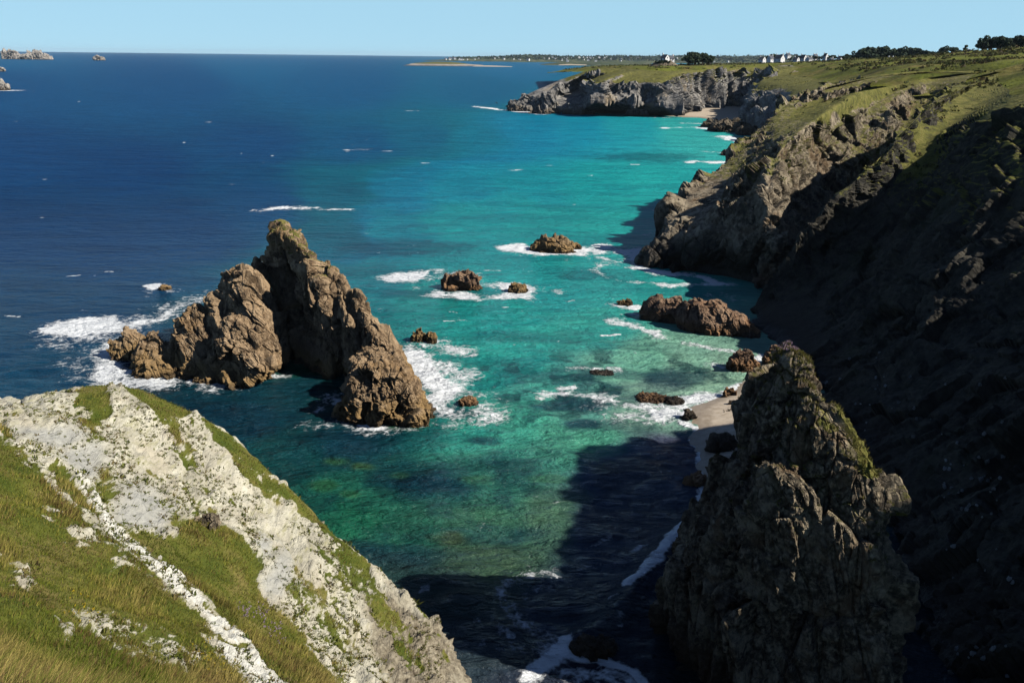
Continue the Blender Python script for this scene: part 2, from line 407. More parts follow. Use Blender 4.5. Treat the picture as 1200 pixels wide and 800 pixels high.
def crag_mesh(slices, Y, hd, skew=0.0, nth=360, nt=220, big=3.0, amp=1.0, zs=0.55, seed=0, power=2.4, flare=0.0, zbot=-2.5, ymid=None, small=True, yshift=None, dip=0.35, shrink=0.0):
    """rock body from silhouette widths at heights: slices (v, uL, uR) seen at distance Y; hd half depth (m) per slice"""
    zz, xl, xr = [], [], []
    for v, a, b in slices:
        A = pY(a, v, Y); B = pY(b, v, Y); zz.append((A[2]+B[2])/2); xl.append(A[0]); xr.append(B[0])
    zz, xl, xr = map(np.array, (zz, xl, xr)); hd = np.asarray(hd, float) if np.ndim(hd) else np.full(len(zz), float(hd))
    o = np.argsort(zz); zz, xl, xr, hd = zz[o], xl[o], xr[o], hd[o]
    ys = np.zeros(len(zz)) if yshift is None else np.asarray(yshift, float)[o]
    zl = np.concatenate([[zbot], zz]); f = lambda a, w=0: np.concatenate([[a[0]+w], a])
    xl, xr, hd, ys = f(xl, -flare), f(xr, flare), f(hd, flare), f(ys)
    t = np.linspace(0, 1, nt)
    # rows follow the profile length, not the height alone
    pl = np.concatenate([[0], np.cumsum(np.hypot(np.diff(zl), 0.5*np.abs(np.diff(xr-xl))))]); pl /= pl[-1]
    tc = 0.93
    s = np.clip(t/tc, 0, 1); cap = np.clip((t-tc)/(1-tc), 0, 1)
    z = np.interp(s, pl, zl); L = np.interp(s, pl, xl); Rr = np.interp(s, pl, xr); D = np.interp(s, pl, hd); YS = np.interp(s, pl, ys)
    hw = (Rr-L)/2-0.28*amp-shrink; xc = (L+Rr)/2; hw = np.maximum(hw, 0.25*(Rr-L))
    k = np.cos(cap*math.pi/2)
    z = z + np.sin(cap*math.pi/2)*np.minimum(hw, D)*0.35
    hw = hw*np.maximum(k, 1e-3); D = D*np.maximum(k, 1e-3)
    th = np.linspace(0, 2*math.pi, nth, endpoint=False)
    cs, sn = np.cos(th), np.sin(th)
    e = 2/power
    ex = np.sign(cs)*np.abs(cs)**e; ey = np.sign(sn)*np.abs(sn)**e
    X = xc[:, None]+hw[:, None]*ex; Yy = Y+YS[:, None]+D[:, None]*ey + skew*(X-xc[:, None])
    P = np.stack([X, Yy, np.repeat(z[:, None], nth, 1)], -1)
    N = grid_normals(P, True)
    # outward
    c = np.stack([xc, Y+YS, z], -1)[:, None]
    sg = np.sign(((P-c)*N)[..., :2].sum(-1).mean()); N = N*(sg if sg != 0 else 1)
    Nf = N.copy(); Nf[-max(3, nt//40):] = (0, 0, 1)
    P = craggy(P, Nf, big, amp, zs, seed, small, dip)
    return P.reshape(-1, 3), grid_faces(nt, nth, True)
def join(parts):
    V, F, n = [], [], 0
    for v, f in parts: V.append(v); F.append(f+n); n += len(v)
    return np.concatenate(V), np.concatenate(F)
def vert_normals(V, F):
    n = np.cross(V[F[:, 2]]-V[F[:, 0]], V[F[:, 3]]-V[F[:, 1]])
    N = np.zeros_like(V)
    for k in range(4):
        for a in range(3): N[:, a] += np.bincount(F[:, k], n[:, a], len(V))
    return N/np.maximum(np.linalg.norm(N, axis=1, keepdims=True), 1e-9)
def top_grass(V, F, zmin, zmax, nz=(0.45, 0.8), scale=0.3):
    N = vert_normals(V, F); up = np.abs(N[:, 2])
    return smooth(nz[0], nz[1], up)*smooth(zmin, zmax, V[:, 2]+3*fbm(V*scale, 3))

def rock_thing(name, parts, mat, label, cat, group=None, grass=None):
    V, F = join(parts) if isinstance(parts, list) else parts
    at = {'grass': np.zeros(len(V)) if grass is None else grass(V, F)}
    b = V[V[:, 2] < V[:, 2].min()+3].mean(0); b[2] = max(0.0, V[:, 2].min())
    return tag(mesh_obj(name, V, F, mat, None, at, False, b), label, cat, group)
HAZE = 0.000018
SEA_GAIN = 1.28

# ================================================================== LIGHT, SKY, CAMERA
SUN_EL, SUN_AZ = R(39), math.atan2(0.96, -0.28)      # azimuth clockwise from +Y
w = bpy.data.worlds.new("World"); sc.world = w; w.use_nodes = True
nt = w.node_tree; nt.nodes.clear()
wo = nt.nodes.new('ShaderNodeOutputWorld'); bg = nt.nodes.new('ShaderNodeBackground'); sk = nt.nodes.new('ShaderNodeTexSky')
sk.sky_type = 'NISHITA'; sk.sun_disc = False; sk.sun_elevation = SUN_EL; sk.sun_rotation = SUN_AZ
sk.altitude = 40; sk.air_density = 0.38; sk.dust_density = 0.0; sk.ozone_density = 2.6
bg.inputs[1].default_value = 0.10
tc = nt.nodes.new('ShaderNodeTexCoord'); sx_ = nt.nodes.new('ShaderNodeSeparateXYZ'); mr = nt.nodes.new('ShaderNodeMapRange'); mr.interpolation_type = 'SMOOTHSTEP'
nt.links.new(tc.outputs['Generated'], sx_.inputs[0]); nt.links.new(sx_.outputs[2], mr.inputs[0]); mr.inputs[1].default_value = 0.065; mr.inputs[2].default_value = 0.13
mr.inputs[3].default_value = 0.88; mr.inputs[4].default_value = 0.0
mxs = nt.nodes.new('ShaderNodeMix'); mxs.data_type = 'RGBA'; nt.links.new(mr.outputs[0], mxs.inputs[0]); nt.links.new(sk.outputs[0], mxs.inputs[6])
mxs.inputs[7].default_value = (3.15, 5.45, 6.75, 1)      # sea haze low over the horizon
nt.links.new(mxs.outputs[2], bg.inputs[0]); nt.links.new(bg.outputs[0], wo.inputs[0])
sd = bpy.data.lights.new('sun', 'SUN'); sd.energy = 5.0; sd.angle = R(0.5); sd.color = (1.0, 0.95, 0.87)
so = bpy.data.objects.new('sun', sd); COL.objects.link(so)
from mathutils import Vector, Matrix
S = Vector((math.sin(SUN_AZ)*math.cos(SUN_EL), math.cos(SUN_AZ)*math.cos(SUN_EL), math.sin(SUN_EL)))
so.rotation_euler = S.to_track_quat('Z', 'Y').to_euler(); so.location = S*300
cd = bpy.data.cameras.new('camera'); co = bpy.data.objects.new('camera', cd); COL.objects.link(co)
cd.sensor_width = 36; cd.sensor_fit = 'HORIZONTAL'; cd.lens = 36*FPX/1200; cd.clip_start = 0.1; cd.clip_end = 90000
Mx = Matrix(((Rt[0], Up[0], -Fw[0], 0), (Rt[1], Up[1], -Fw[1], 0), (Rt[2], Up[2], -Fw[2], H), (0, 0, 0, 1)))
co.matrix_world = Mx; sc.camera = co
sc.view_settings.view_transform = 'Standard'; sc.view_settings.look = 'None'
sc.view_settings.exposure = 0.36; sc.view_settings.gamma = 1.0; sc.view_settings.use_curve_mapping = False
sc.cycles.max_bounces = 5; sc.cycles.diffuse_bounces = 0; sc.cycles.glossy_bounces = 2; sc.cycles.transmission_bounces = 2
sc.cycles.volume_bounces = 0; sc.cycles.use_denoising = True

# ================================================================== LAND: plateau heights
LINE = [(700, 80, 720), (760, 82, 700), (830, 84, 690), (700, 77, 850), (800, 77, 850), (860, 79, 700), (900, 76, 900), (912, 73.5, 1080),
        (960, 73.5, 1080), (1000, 72, 1000), (1050, 70, 950), (1100, 66, 850), (1150, 59, 560), (1200, 57, 480), (1200, 66, 300),
        (1100, 80, 340), (1050, 84, 340), (1000, 84, 420), (950, 86, 480), (900, 92, 540), (1200, 84, 220), (1160, 85, 250), (1000, 94, 272), (960, 106, 252),
        (1060, 90, 262), (1200, 100, 172)]
PP = [pY(*a) for a in LINE] + [(400, 1800, 28), (900, 1500, 32), (-50, 1600, 14), (300, 3200, 15), (1500, 2500, 30), (110, 150, 41), (118, 112, 45),
      (108, 84, 48), (98, 66, 49), (92, 20, 48), (200, 60, 52), (250, 150, 50), (300, 300, 50), (85, -40, 47), (600, 400, 52)]
PP = np.array(PP)
ZP = tps_fit(PP[:, :2], PP[:, 2], 0.0005)

# ---- far headland with its bay (stations run from behind the tip round to the near right)
def far(st):
    return st
FH = [
    [(60, 900, -6), (62, 895, 0), (70, 890, 10), (80, 880, 20), (95, 870, 27), (120, 860, 30), (150, 850, 30)],
    [(0, 770, -5), (3, 768, 0), (14, 768, 8), (30, 768, 16), (50, 770, 24), (70, 775, 28), (100, 785, 30)],
    [pz(586, 124.5, -4), pz(594, 125, 0), pY(614, 113, 722), pY(640, 101, 728), pY(665, 91, 735), pY(690, 83, 742), pY(720, 80, 755)],
    [pz(612, 128.5, -3), pz(614, 128, 0), pY(628, 116, 700), pY(650, 104, 715), pY(675, 92, 722), pY(692, 85, 728), pY(725, 81, 745)],
    [pz(640, 131, -3), pz(640, 130.5, 0), pY(650, 121, 700), pY(664, 108, 730), pY(676, 95, 742), pY(700, 86, 730), pY(735, 81, 740)],
    [pz(668, 132.5, -3), pz(668, 132, 0), pY(678, 122, 690), pY(684, 108, 712), pY(690, 96, 722), pY(714, 87, 722), pY(745, 82, 725)],
    [pz(690, 133, -3), pz(690, 132.5, 0), pY(692, 122, 640), pY(695, 108, 644), pY(700, 96, 650), pY(720, 88, 668), pY(752, 82, 712)],
    [pz(715, 134, -3), pz(715, 133.5, 0), pY(716, 122, 644), pY(718, 108, 648), pY(722, 97, 653), pY(735, 89, 672), pY(760, 82.5, 705)],
    [pz(745, 135, -3), pz(745, 134.5, 0), pY(746, 122, 645), pY(747, 108, 650), pY(749, 96, 655), pY(757, 89, 672), pY(775, 83, 702)],
    [pz(780, 136, -3), pz(780, 135.5, 0), pY(780, 124, 642), pY(780, 110, 647), pY(781, 97, 652), pY(785, 89, 668), pY(800, 83, 700)],
    [pz(815, 135, -1), pz(815, 130.5, 1.6), pY(815, 121, 688), pY(815, 107, 694), pY(816, 94, 700), pY(820, 87, 704), pY(832, 82, 720)],
    [pz(850, 133, -1), pz(850, 127.5, 2.5), pY(850, 119, 715), pY(850, 105, 720), pY(850, 92, 726), pY(852, 84, 730), pY(865, 79.5, 745)],
    [pz(872, 132, -1), pz(872, 127.5, 2.5), pY(874, 119, 715), pY(878, 106, 722), pY(884, 92, 730), pY(890, 82, 740), pY(905, 78, 760)],
    [(176, 640, -1), (177, 640, 3), (184, 640, 9), (192, 642, 16), (200, 645, 22), pY(912, 83, 650), pY(935, 79, 690)],
    [pz(874, 142, -1), pz(874, 141, 1.5), pY(875, 130, 575), pY(878, 118, 580), pY(883, 105, 588), pY(893, 94, 600), pY(925, 87, 620)],
    [pz(876, 150, -2), pz(876, 149, 0.5), pY(879, 138, 530), pY(886, 122, 538), pY(896, 108, 545), pY(910, 98, 553), pY(945, 90, 570)],
    [pz(886, 160, -2), pz(886, 159, 0.5), pY(898, 142, 482), pY(912, 125, 490), pY(922, 111, 496), pY(935, 103, 502), pY(962, 94, 520)],
    [pz(900, 180, -2), pz(902, 178, 0.5), pY(925, 155, 405), pY(940, 135, 412), pY(950, 118, 420), pY(965, 107, 430), pY(985, 98, 450)],
    [(105, 300, -2), (108, 300, 3), (114, 303, 12), (120, 306, 22), (124, 309, 29), pY(1000, 96, 325), pY(1040, 90, 350)],
]
P = loft(FH, 760, 190)
N = grid_normals(P)
if N[:, 60:120, 1].mean() > 0: N = -N
tt = np.linspace(0, 1, P.shape[1])[None, :]
zc = P[..., 2]
stp = 1-smooth(0.6, 0.9, np.abs(N[..., 2]))
rib = ridged(np.stack([P[..., 0]/24, P[..., 1]/24, P[..., 2]/90], -1), 3)
D = craggy(P, N, 13.0, 5.2, 0.26, 2, True, 0.1) - P
calm_ = (1-0.7*smooth(0.62, 0.72, np.linspace(0, 1, P.shape[0])))[:, None]
P = P + (D*(0.05+0.95*stp[..., None]) + N*((rib-0.2)*7.0*stp)[..., None])*calm_[..., None]
NN = grid_normals(P)
gr = smooth(0.5, 0.85, np.abs(NN[..., 2]))*smooth(16, 25, P[..., 2]+5*fbm(P/25, 3))
gr = np.maximum(gr, smooth(0.80, 0.92, tt+0*zc))
mesh = mesh_obj('far_headland', P.reshape(-1, 3), grid_faces(*P.shape[:2]), M_FARCLIFF, None, {'grass': gr.ravel()}, False)
tag(mesh, kind='structure', label='far grey headland with ribbed cliffs above a pale beach', cat='headland')

# ---- middle headland (sunlit inner face, dark outer face)
R1 = pY(775, 283, 182); R2 = pY(800, 236, 193); R3 = pY(835, 206, 205); R4 = pY(865, 179, 214); R5 = pY(890, 155, 223); R6 = pY(925, 121, 240); R7 = pY(960, 106, 252); R8 = pY(1000, 94, 272)
MHD = [
    [(75, 262, -3), (75, 260, 0), (82, 258, 12), (88, 256, 24), (95, 258, 31), (110, 265, 36), (150, 280, 37)],
    [(48, 215, -3), (50, 214, 0), (58, 214, 9), (66, 218, 18), (R6[0]+3, R6[1]+3, R6[2]), R8, (135, 285, 37)],
    [(30, 186, -3), (33, 187, 0), (R2[0]+4, R2[1]+6, R2[2]-4), (R3[0]+4, R3[1]+6, R3[2]-3), (R5[0]+4, R5[1]+5, R5[2]-1), R7, (115, 277, 36.5)],
    [pz(748, 309, -3), pz(757, 308, 0), R1, (R2[0], R2[1], R2[2]), R4, R6, R8],
    [pz(800, 318, -3), pz(800, 317, 0), pY(818, 281, 173), pY(838, 246, 182), pY(870, 200, 199), pY(908, 150, 219), pY(965, 117, 243)],
    [pz(845, 325, -3), pz(845, 324, 0), pY(860, 287, 164), pY(872, 252, 169), pY(889, 205, 184), pY(920, 158, 207), pY(985, 113, 242)],
    [pz(885, 333, -3), pz(885, 332, 0), pY(908, 291, 156), pY(908, 255, 160), pY(904, 214, 171), pY(928, 162, 197), pY(1005, 108, 243)],
    [(50, 164, -3), (50, 164, 0), pY(938, 290, 166), pY(934, 255, 178), pY(940, 213, 195), pY(964, 157, 219), pY(1034, 103, 254)],
    [(58, 176, -2), (58, 176, 1), pY(963, 266, 187), pY(967, 235, 199), pY(976, 195, 214), pY(1008, 136, 238), pY(1060, 98, 264)],
    [(69, 190, -2), (69, 190, 2), pY(986, 242, 203), pY(998, 210, 213), pY(1016, 172, 226), pY(1052, 111, 252), pY(1085, 92, 270)],
    [(86, 212, 0), (86, 212, 4), pY(1014, 217, 215), pY(1038, 186, 228), pY(1060, 150, 240), pY(1095, 99, 263), pY(1120, 87, 284)],
    [(104, 228, 5), (104, 228, 9), (107, 227, 14), (109, 226, 20), (112, 226, 27), pY(1132, 96, 252), pY(1152, 84, 285)],
]
P = loft(MHD, 620, 420)
N = grid_normals(P)
if N[200:400, 100:250, 1].mean() > 0: N = -N
stp = 1-smooth(0.75, 0.96, np.abs(N[..., 2])); tt = np.linspace(0, 1, P.shape[1])[None, :]
stp = stp*(1-smooth(0.72, 0.85, tt))
D = craggy(P, N, 6.0, 1.8, 0.42, 5, True, -0.35) - P
rib = ridged(np.stack([P[..., 0]/9, P[..., 1]/9, P[..., 2]/26], -1), 3)
P = P + D*(0.05+0.95*stp[..., None]) + N*((rib-0.1)*1.3*stp)[..., None]
NN = grid_normals(P); uu, vv, _ = proj(P)
gr = smooth(0.45, 0.72, np.abs(NN[..., 2]))*smooth(9, 20, P[..., 2]+7*fbm(P/10, 4))*0.58
gr = np.maximum(gr, smooth(0.74, 0.90, tt+0.10*fbm(P/7, 4)))
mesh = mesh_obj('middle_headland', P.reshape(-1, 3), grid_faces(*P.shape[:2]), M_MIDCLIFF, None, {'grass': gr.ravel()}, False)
MHP, MHG = P, gr
tag(mesh, kind='structure', label='craggy brown headland with a shaded outer face across the cove', cat='headland')

# ---- near cliff on the right, in its own shade
NC = [
    [(90, 196, 4), (92, 196, 7), (94, 194, 12), (96, 192, 18), (99, 190, 24), pY(1116, 107, 205), pY(1140, 97, 222), pY(1170, 86, 258)],
    [(60, 160, -2), (63, 160, 2), (67, 160, 7), (71, 160, 12), (77, 161, 20), pY(1086, 129, 172), pY(1124, 106, 196), pY(1170, 88, 245)],
    [(41, 146, -3), (42, 146, 0), pY(937, 286, 145), pY(972, 236, 146), pY(1004, 211, 149), pY(1047, 169, 158), pY(1098, 129, 176), pY(1168, 95, 224)],
    [(36, 136, -3), pz(878, 371, 0), pY(930, 330, 141), pY(985, 276, 145), pY(1030, 231, 149), pY(1074, 184, 156), pY(1118, 144, 168), pY(1182, 105, 196)],
    [(37, 124, -3), (39, 124, 0), pY(960, 365, 131), pY(1020, 310, 135), pY(1070, 255, 139), pY(1110, 205, 143), pY(1140, 150, 147), pY(1200, 110, 160)],
    [(38, 110, -2), (40, 110, 0.5), (47, 112, 6), (55, 116, 15), (63, 120, 24), (72, 124, 32), (80, 130, 36.5), (110, 150, 41)],
    [(36, 92, -1), (38, 92, 1), (45, 93, 6), (56, 95, 14), (68, 98, 23), (82, 101, 33), (95, 104, 40), (118, 112, 45)],
    [(34, 74, -1), (36, 74, 1), (43, 75, 7), (52, 76, 16), (61, 78, 26), (71, 79, 36), (80, 80, 43), (108, 84, 48)],
    [(30, 58, -1), (32, 58, 1), (38, 60, 7), (45, 63, 17), (51, 66, 28), (57, 68, 38), (62, 70, 44), (98, 66, 49)],
    [(26, 38, -2), (28, 38, 0), (35, 39, 7), (42, 41, 17), (49, 43, 28), (54, 44, 38), (59, 45.5, 43.5), (94, 42, 49)],
    [(23, 20, -2), (25, 20, 0), (32, 21, 8), (39, 23, 19), (46, 25, 29), (51, 27, 37), (56, 28, 42), (92, 20, 47)],
    [(20, -4, -2), (22, -4, 0), (29, -7, 9), (34, -10, 20), (38, -14, 31), (41, -18, 39), (46, -20, 43), (85, -30, 47)],
]
P = loft(NC, 620, 420)
N = grid_normals(P)
if N[300:500, 100:250, 0].mean() > 0: N = -N
tt = np.linspace(0, 1, P.shape[1])[None, :]
stp = (1-smooth(0.7, 0.93, np.abs(N[..., 2])))*(1-smooth(0.78, 0.9, tt))
D = craggy(P, N, 5.5, 1.5, 0.42, 9, True, -0.3) - P
P = P + D*(0.06+0.94*stp[..., None])
NN = grid_normals(P)
gr = smooth(0.5, 0.8, np.abs(NN[..., 2]))*smooth(12, 24, P[..., 2]+6*fbm(P/10, 3))*0.8
gr = np.maximum(gr, smooth(0.72, 0.86, tt+0.06*fbm(P/7, 3)))
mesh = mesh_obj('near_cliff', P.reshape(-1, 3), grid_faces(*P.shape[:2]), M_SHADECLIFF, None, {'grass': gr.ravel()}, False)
tag(mesh, kind='structure', label='tall dark cliff in shade down the right side of the cove', cat='cliff')
NCP = P; NCG = gr

# ---- plateau sheet
LANDPOLY = [pY(722, 79, 775)[:2], pY(760, 80, 740)[:2], pY(835, 79, 740)[:2], pY(900, 77, 760)[:2], pY(935, 79, 690)[:2], pY(950, 87, 600)[:2],
            pY(975, 92, 515)[:2], pY(1002, 95, 450)[:2], pY(1050, 89, 350)[:2], (150, 300), (140, 284), pY(1085, 90, 262)[:2], pY(1125, 86, 275)[:2], pY(1165, 84, 275)[:2], pY(1185, 88, 235)[:2], pY(1192, 100, 197)[:2], (110, 165), (116, 140), (122, 114), (112, 86), (102, 66), (97, 42), (94, 18), (90, -40),
            (900, -40), (3500, 3000), (900, 3200), (60, 1500), (70, 930), (85, 880)]
az = np.linspace(R(2), R(88), 520); rr = 60*np.exp(np.linspace(0, math.log(3500/60), 460))
A_, B_ = np.meshgrid(rr, az, indexing='ij')
X = A_*np.sin(B_); Y = A_*np.cos(B_)
d, _ = seg_dist(X, Y, LANDPOLY, True); ins = in_poly(X, Y, LANDPOLY); sdv = np.where(ins, d, -d)
Z = ZP(X, Y)
Z = np.clip(Z, -5, 60)
Q = np.stack([X, Y, Z], -1)
Z = Z + 0.9*fbm(Q/22, 4) + 0.25*fbm(Q/4, 3) - 5.0*(1-smooth(-10, 14+0.01*A_, sdv))
Q[..., 2] = Z
Fq = grid_faces(*Q.shape[:2]); keep = (sdv.ravel()[Fq] > -8).any(1) & (Z.ravel()[Fq] > -4).all(1)
uu, vv, _ = proj(Q)
bare = 0.9*poly_mask(uu, vv, [(905, 78), (925, 76), (935, 79), (925, 81), (938, 84), (925, 86)], 2)*(A_ > 500)
tag(mesh_obj('ground', Q.reshape(-1, 3), Fq[keep], M_TURF, None, {'bare': bare.ravel()}), kind='structure', label='grassy clifftop plateau running back to the village', cat='ground')

GQ = Q.copy(); GS = sdv
def heath(n):
    pts, wts = [], []
    for P_, g_ in ((MHP, smooth(0.5, 0.8, MHG)), (NCP, smooth(0.5, 0.8, NCG)), (GQ, smooth(4, 12, GS))):
        ar = np.linalg.norm(np.cross(np.gradient(P_, axis=0), np.gradient(P_, axis=1)), axis=-1)
        u, v, w_ = proj(P_); ok = (u > 560) & (u < 1260) & (v > 40) & (v < 330) & (w_ > 60)
        cl = smooth(0.0, 0.35, fbm(P_/16, 4))
        pts.append(P_.reshape(-1, 3)); wts.append((ar*g_*ok*cl/np.maximum(w_, 60)**1.6).ravel())
    pts = np.concatenate(pts); c = np.cumsum(np.concatenate(wts)); i = np.searchsorted(c, rng.random(n)*c[-1]); P_ = pts[np.clip(i, 0, len(pts)-1)]
    dist = np.linalg.norm(P_-CAM, axis=1)
    sz = rng.uniform(0.25, 0.7, n)*np.clip(dist/220, 0.6, 2.0); per = 9; ii = np.repeat(np.arange(n), per)
    o = rng.normal(0, 1, (len(ii), 3)); o[:, 2] = np.abs(o[:, 2])*0.5; p = P_[ii]+o*sz[ii][:, None]*0.8
    a = rng.normal(0, 1, (len(ii), 3)); a /= np.linalg.norm(a, axis=1, keepdims=True); b = np.cross(a, o); b /= np.maximum(np.linalg.norm(b, axis=1, keepdims=True), 1e-6)
    s = (sz[ii]*rng.uniform(0.3, 0.6, len(ii)))[:, None]
    V = np.stack([p-a*s, p-b*s, p+a*s, p+b*s], 1).reshape(-1, 3)
    tone = np.array([[0.045, 0.055, 0.018], [0.07, 0.075, 0.022], [0.085, 0.065, 0.03], [0.11, 0.105, 0.03]])[rng.integers(0, 4, n)][ii]*rng.uniform(0.7, 1.3, (len(ii), 1))
    tag(mesh_obj('heath', V, np.arange(len(V)).reshape(-1, 4), M_BLADE, None, {'col': np.repeat(tone, 4, 0)}, False), 'dark clumps of heath and bracken scattered over the grassy clifftops', 'heath', kind='stuff')
heath(9000)

# ---- low far coast along the horizon
def low_land(name, u0, u1, Y, depth, top, mat, label, n=500, m=26, rough=0.35, seed=0, kind='structure', cat='coast'):
    a = np.array(pz(u0, 70, 0))*0; x0 = pY(u0, 70, Y)[0]; x1 = pY(u1, 70, Y)[0]
    s = np.linspace(0, 1, n); t = np.linspace(0, 1, m)
    Xg = x0+(x1-x0)*s[:, None]+0*t; Yg = Y+depth*t[None, :]+0*s[:, None]
    Yg = Yg + depth*0.35*fbm(np.stack([Xg/300+seed, Xg*0, Yg*0], -1), 3)
    prof = np.interp(t, [0, 0.04, 0.35, 0.7, 1], [-0.1, 0.12, 0.7, 1.0, -0.1])[None, :]
    endt = np.minimum(smooth(0, 0.12, s), smooth(0, 0.05, 1-s))[:, None]
    th = np.interp(s, np.linspace(0, 1, len(top)), top)[:, None]
    nn = fbm(np.stack([Xg/120, Yg/120, Xg*0+seed], -1), 4)
    Zg = th*prof*endt*(1+rough*nn)-1.0
    G = np.stack([Xg, Yg, Zg], -1)
    return tag(mesh_obj(name, G.reshape(-1, 3), grid_faces(n, m), mat, None, {'bare': np.zeros(n*m), 'grass': (0.75*smooth(3, 9, Zg)).ravel()}), label, cat, kind=kind), G
M_FAR = grass_mat('far_fields', (0.035, 0.05, 0.03), (0.06, 0.075, 0.035), (0.10, 0.11, 0.05), (0.16, 0.15, 0.08), 0.004)
_, FCG = low_land('far_coast', 478, 1010, 6500, 1500, [8, 22, 28, 38, 40, 42, 45, 45, 48, 55, 60, 60], M_FAR, 'low built up coast along the horizon', n=900, rough=0.5)
low_land('islet', 466, 568, 3500, 260, [4, 9, 13, 14, 13, 10, 7, 3], M_ISLET, 'long low grassy islet with a rocky shore near the horizon', n=300, rough=0.5, seed=3, cat='islet')
low_land('sand_spit', 548, 602, 3450, 120, [1, 4, 4.5, 4, 3, 2.2], M_SAND, 'pale sand spit trailing from the low islet', n=80, rough=0.2, seed=5, cat='spit')
low_land('far_point', 630, 780, 4300, 700, [4, 9, 12, 16, 18, 20, 20], M_FAR, 'low green point behind the far headland', n=200, rough=0.4, seed=6)
low_land('far_beach', 652, 690, 4270, 60, [3, 6, 6, 5], M_SAND, 'thin pale beach under the low green point', n=60, rough=0.2, seed=8, cat='beach')

# ---- bay beach and cove beach
def beach(name, ctrl, poly, n, m, label, soft=3.0):
    c = np.array(ctrl); f = tps_fit(c[:, :2], c[:, 2], 0.001)
    x0, y0 = np.min(poly, 0); x1, y1 = np.max(poly, 0)
    Xg, Yg = np.meshgrid(np.linspace(x0, x1, n), np.linspace(y0, y1, m), indexing='ij')
    Zg = f(Xg, Yg); d, _ = seg_dist(Xg, Yg, poly, True); ins = in_poly(Xg, Yg, poly)
    Zg = Zg + 0.08*fbm(np.stack([Xg/3, Yg/3, Xg*0], -1), 3) - np.where(ins, 0, d*0.4)
    G = np.stack([Xg, Yg, Zg], -1); Fg = grid_faces(n, m)
    Fg = Fg[(Zg.ravel()[Fg] > -1.2).any(1)]
    tag(mesh_obj(name, G.reshape(-1, 3), Fg, M_SAND), label, 'beach', kind='structure')
    return f
bpx = [(778, 136), (800, 137.5), (820, 138), (840, 141), (850, 143.5), (862, 141), (874, 134), (876, 123), (840, 123), (800, 124), (775, 129)]
beach('bay_beach', [pz(u, v, 0.05) for u, v in bpx[:5]] + [pz(866, 140, 1.0)] + [(*pz(u, v, 0)[:2], 6.0) for u, v in [(874, 126), (840, 126), (800, 127)]],
      [pz(u, v)[:2] for u, v in bpx], 90, 60, 'pale sand beach at the foot of the far headland')
wl = [(808, 486), (822, 474), (842, 465), (862, 458), (880, 444), (896, 428), (816, 505), (822, 528), (828, 560)]
CB = [pz(u, v, 0.02) for u, v in wl] + [pz(760, 470, 0)[:2]+(-1.6,), pz(730, 500, 0)[:2]+(-2.0,), pz(780, 560, 0)[:2]+(-1.6,), (40, 112, 2.6), (38, 98, 2.6), (34, 84, 2.4), (32, 70, 1.6), (30, 58, 0.3), (28, 45, -1.0), (14, 66, -0.4), (22, 72, 1.1)]
ZB = beach('cove_beach', CB, [pz(795, 480)[:2], pz(830, 462)[:2], pz(870, 440)[:2], pz(905, 420)[:2], (36, 112), (30, 92), (24, 74), (18, 64), (14, 62), pz(805, 560)[:2], pz(800, 510)[:2]], 220, 260, 'small beach of wet sand at the back of the cove')

# ================================================================== FOREGROUND HILLSIDE
HC = [(0, 466, 48), (75, 461, 50), (150, 458, 52), (205, 474, 52.5), (260, 508, 52), (330, 570, 50), (400, 640, 47), (440, 677, 45), (470, 703, 43.5), (497, 725, 42), (510, 768, 40), (490, 800, 37.4),
      (0, 560, 33), (0, 650, 24), (0, 720, 19), (0, 800, 14.5), (90, 545, 38.5), (150, 560, 40.5), (220, 545, 46), (300, 580, 46.5),
      (150, 650, 31), (230, 640, 36), (300, 650, 39), (380, 680, 41.5), (100, 720, 22.5), (200, 720, 28), (300, 730, 32.5), (400, 740, 36.5), (470, 760, 38.5),
      (150, 800, 18.5), (280, 800, 23.5), (350, 800, 27), (450, 800, 33), (100, 500, 43), (200, 510, 48)]
hp = [pY(*a) for a in HC] + [(-4.5, 3, 37.6), (-1, -3, 38.2), (-14, 4, 36), (-30, 10, 37), (-60, 30, 31), (-60, 48, 26), (1.5, 20, 15), (4, 8, 30), (5, -4, 37)]
hp = np.array(hp); ZH = tps_fit(hp[:, :2], hp[:, 2], 0.0008)
ridge = [(-200, 46)] + [pY(*a)[:2] for a in HC[:12]] + [(0.5, 30), (3.5, 20), (6.5, 8), (8.5, -4), (8, -12)]
az = np.linspace(R(-72), R(28), 900); rr = 7*np.exp(np.linspace(0, math.log(85/7), 760))
A_, B_ = np.meshgrid(rr, az, indexing='ij')
X = A_*np.sin(B_); Y = A_*np.cos(B_)-2.0
d, side = seg_dist(X, Y, ridge); out = np.where(side > 0, d, -d)
o = np.maximum(out, 0)
Z = ZH(X, Y) - np.where(o < 2.0, 0.42*o*o, 1.68+4.2*(o-2.0))
Z = np.minimum(Z, 38.4)
Q = np.stack([X, Y, Z], -1)
uu, vv, _ = proj(Q)
W = Q.copy(); wob = fbm(Q/2.6, 4); wob2 = fbm(Q/2.6+40, 4)
ug, vg = uu+20*wob, vv+15*wob2
g = np.zeros_like(X)
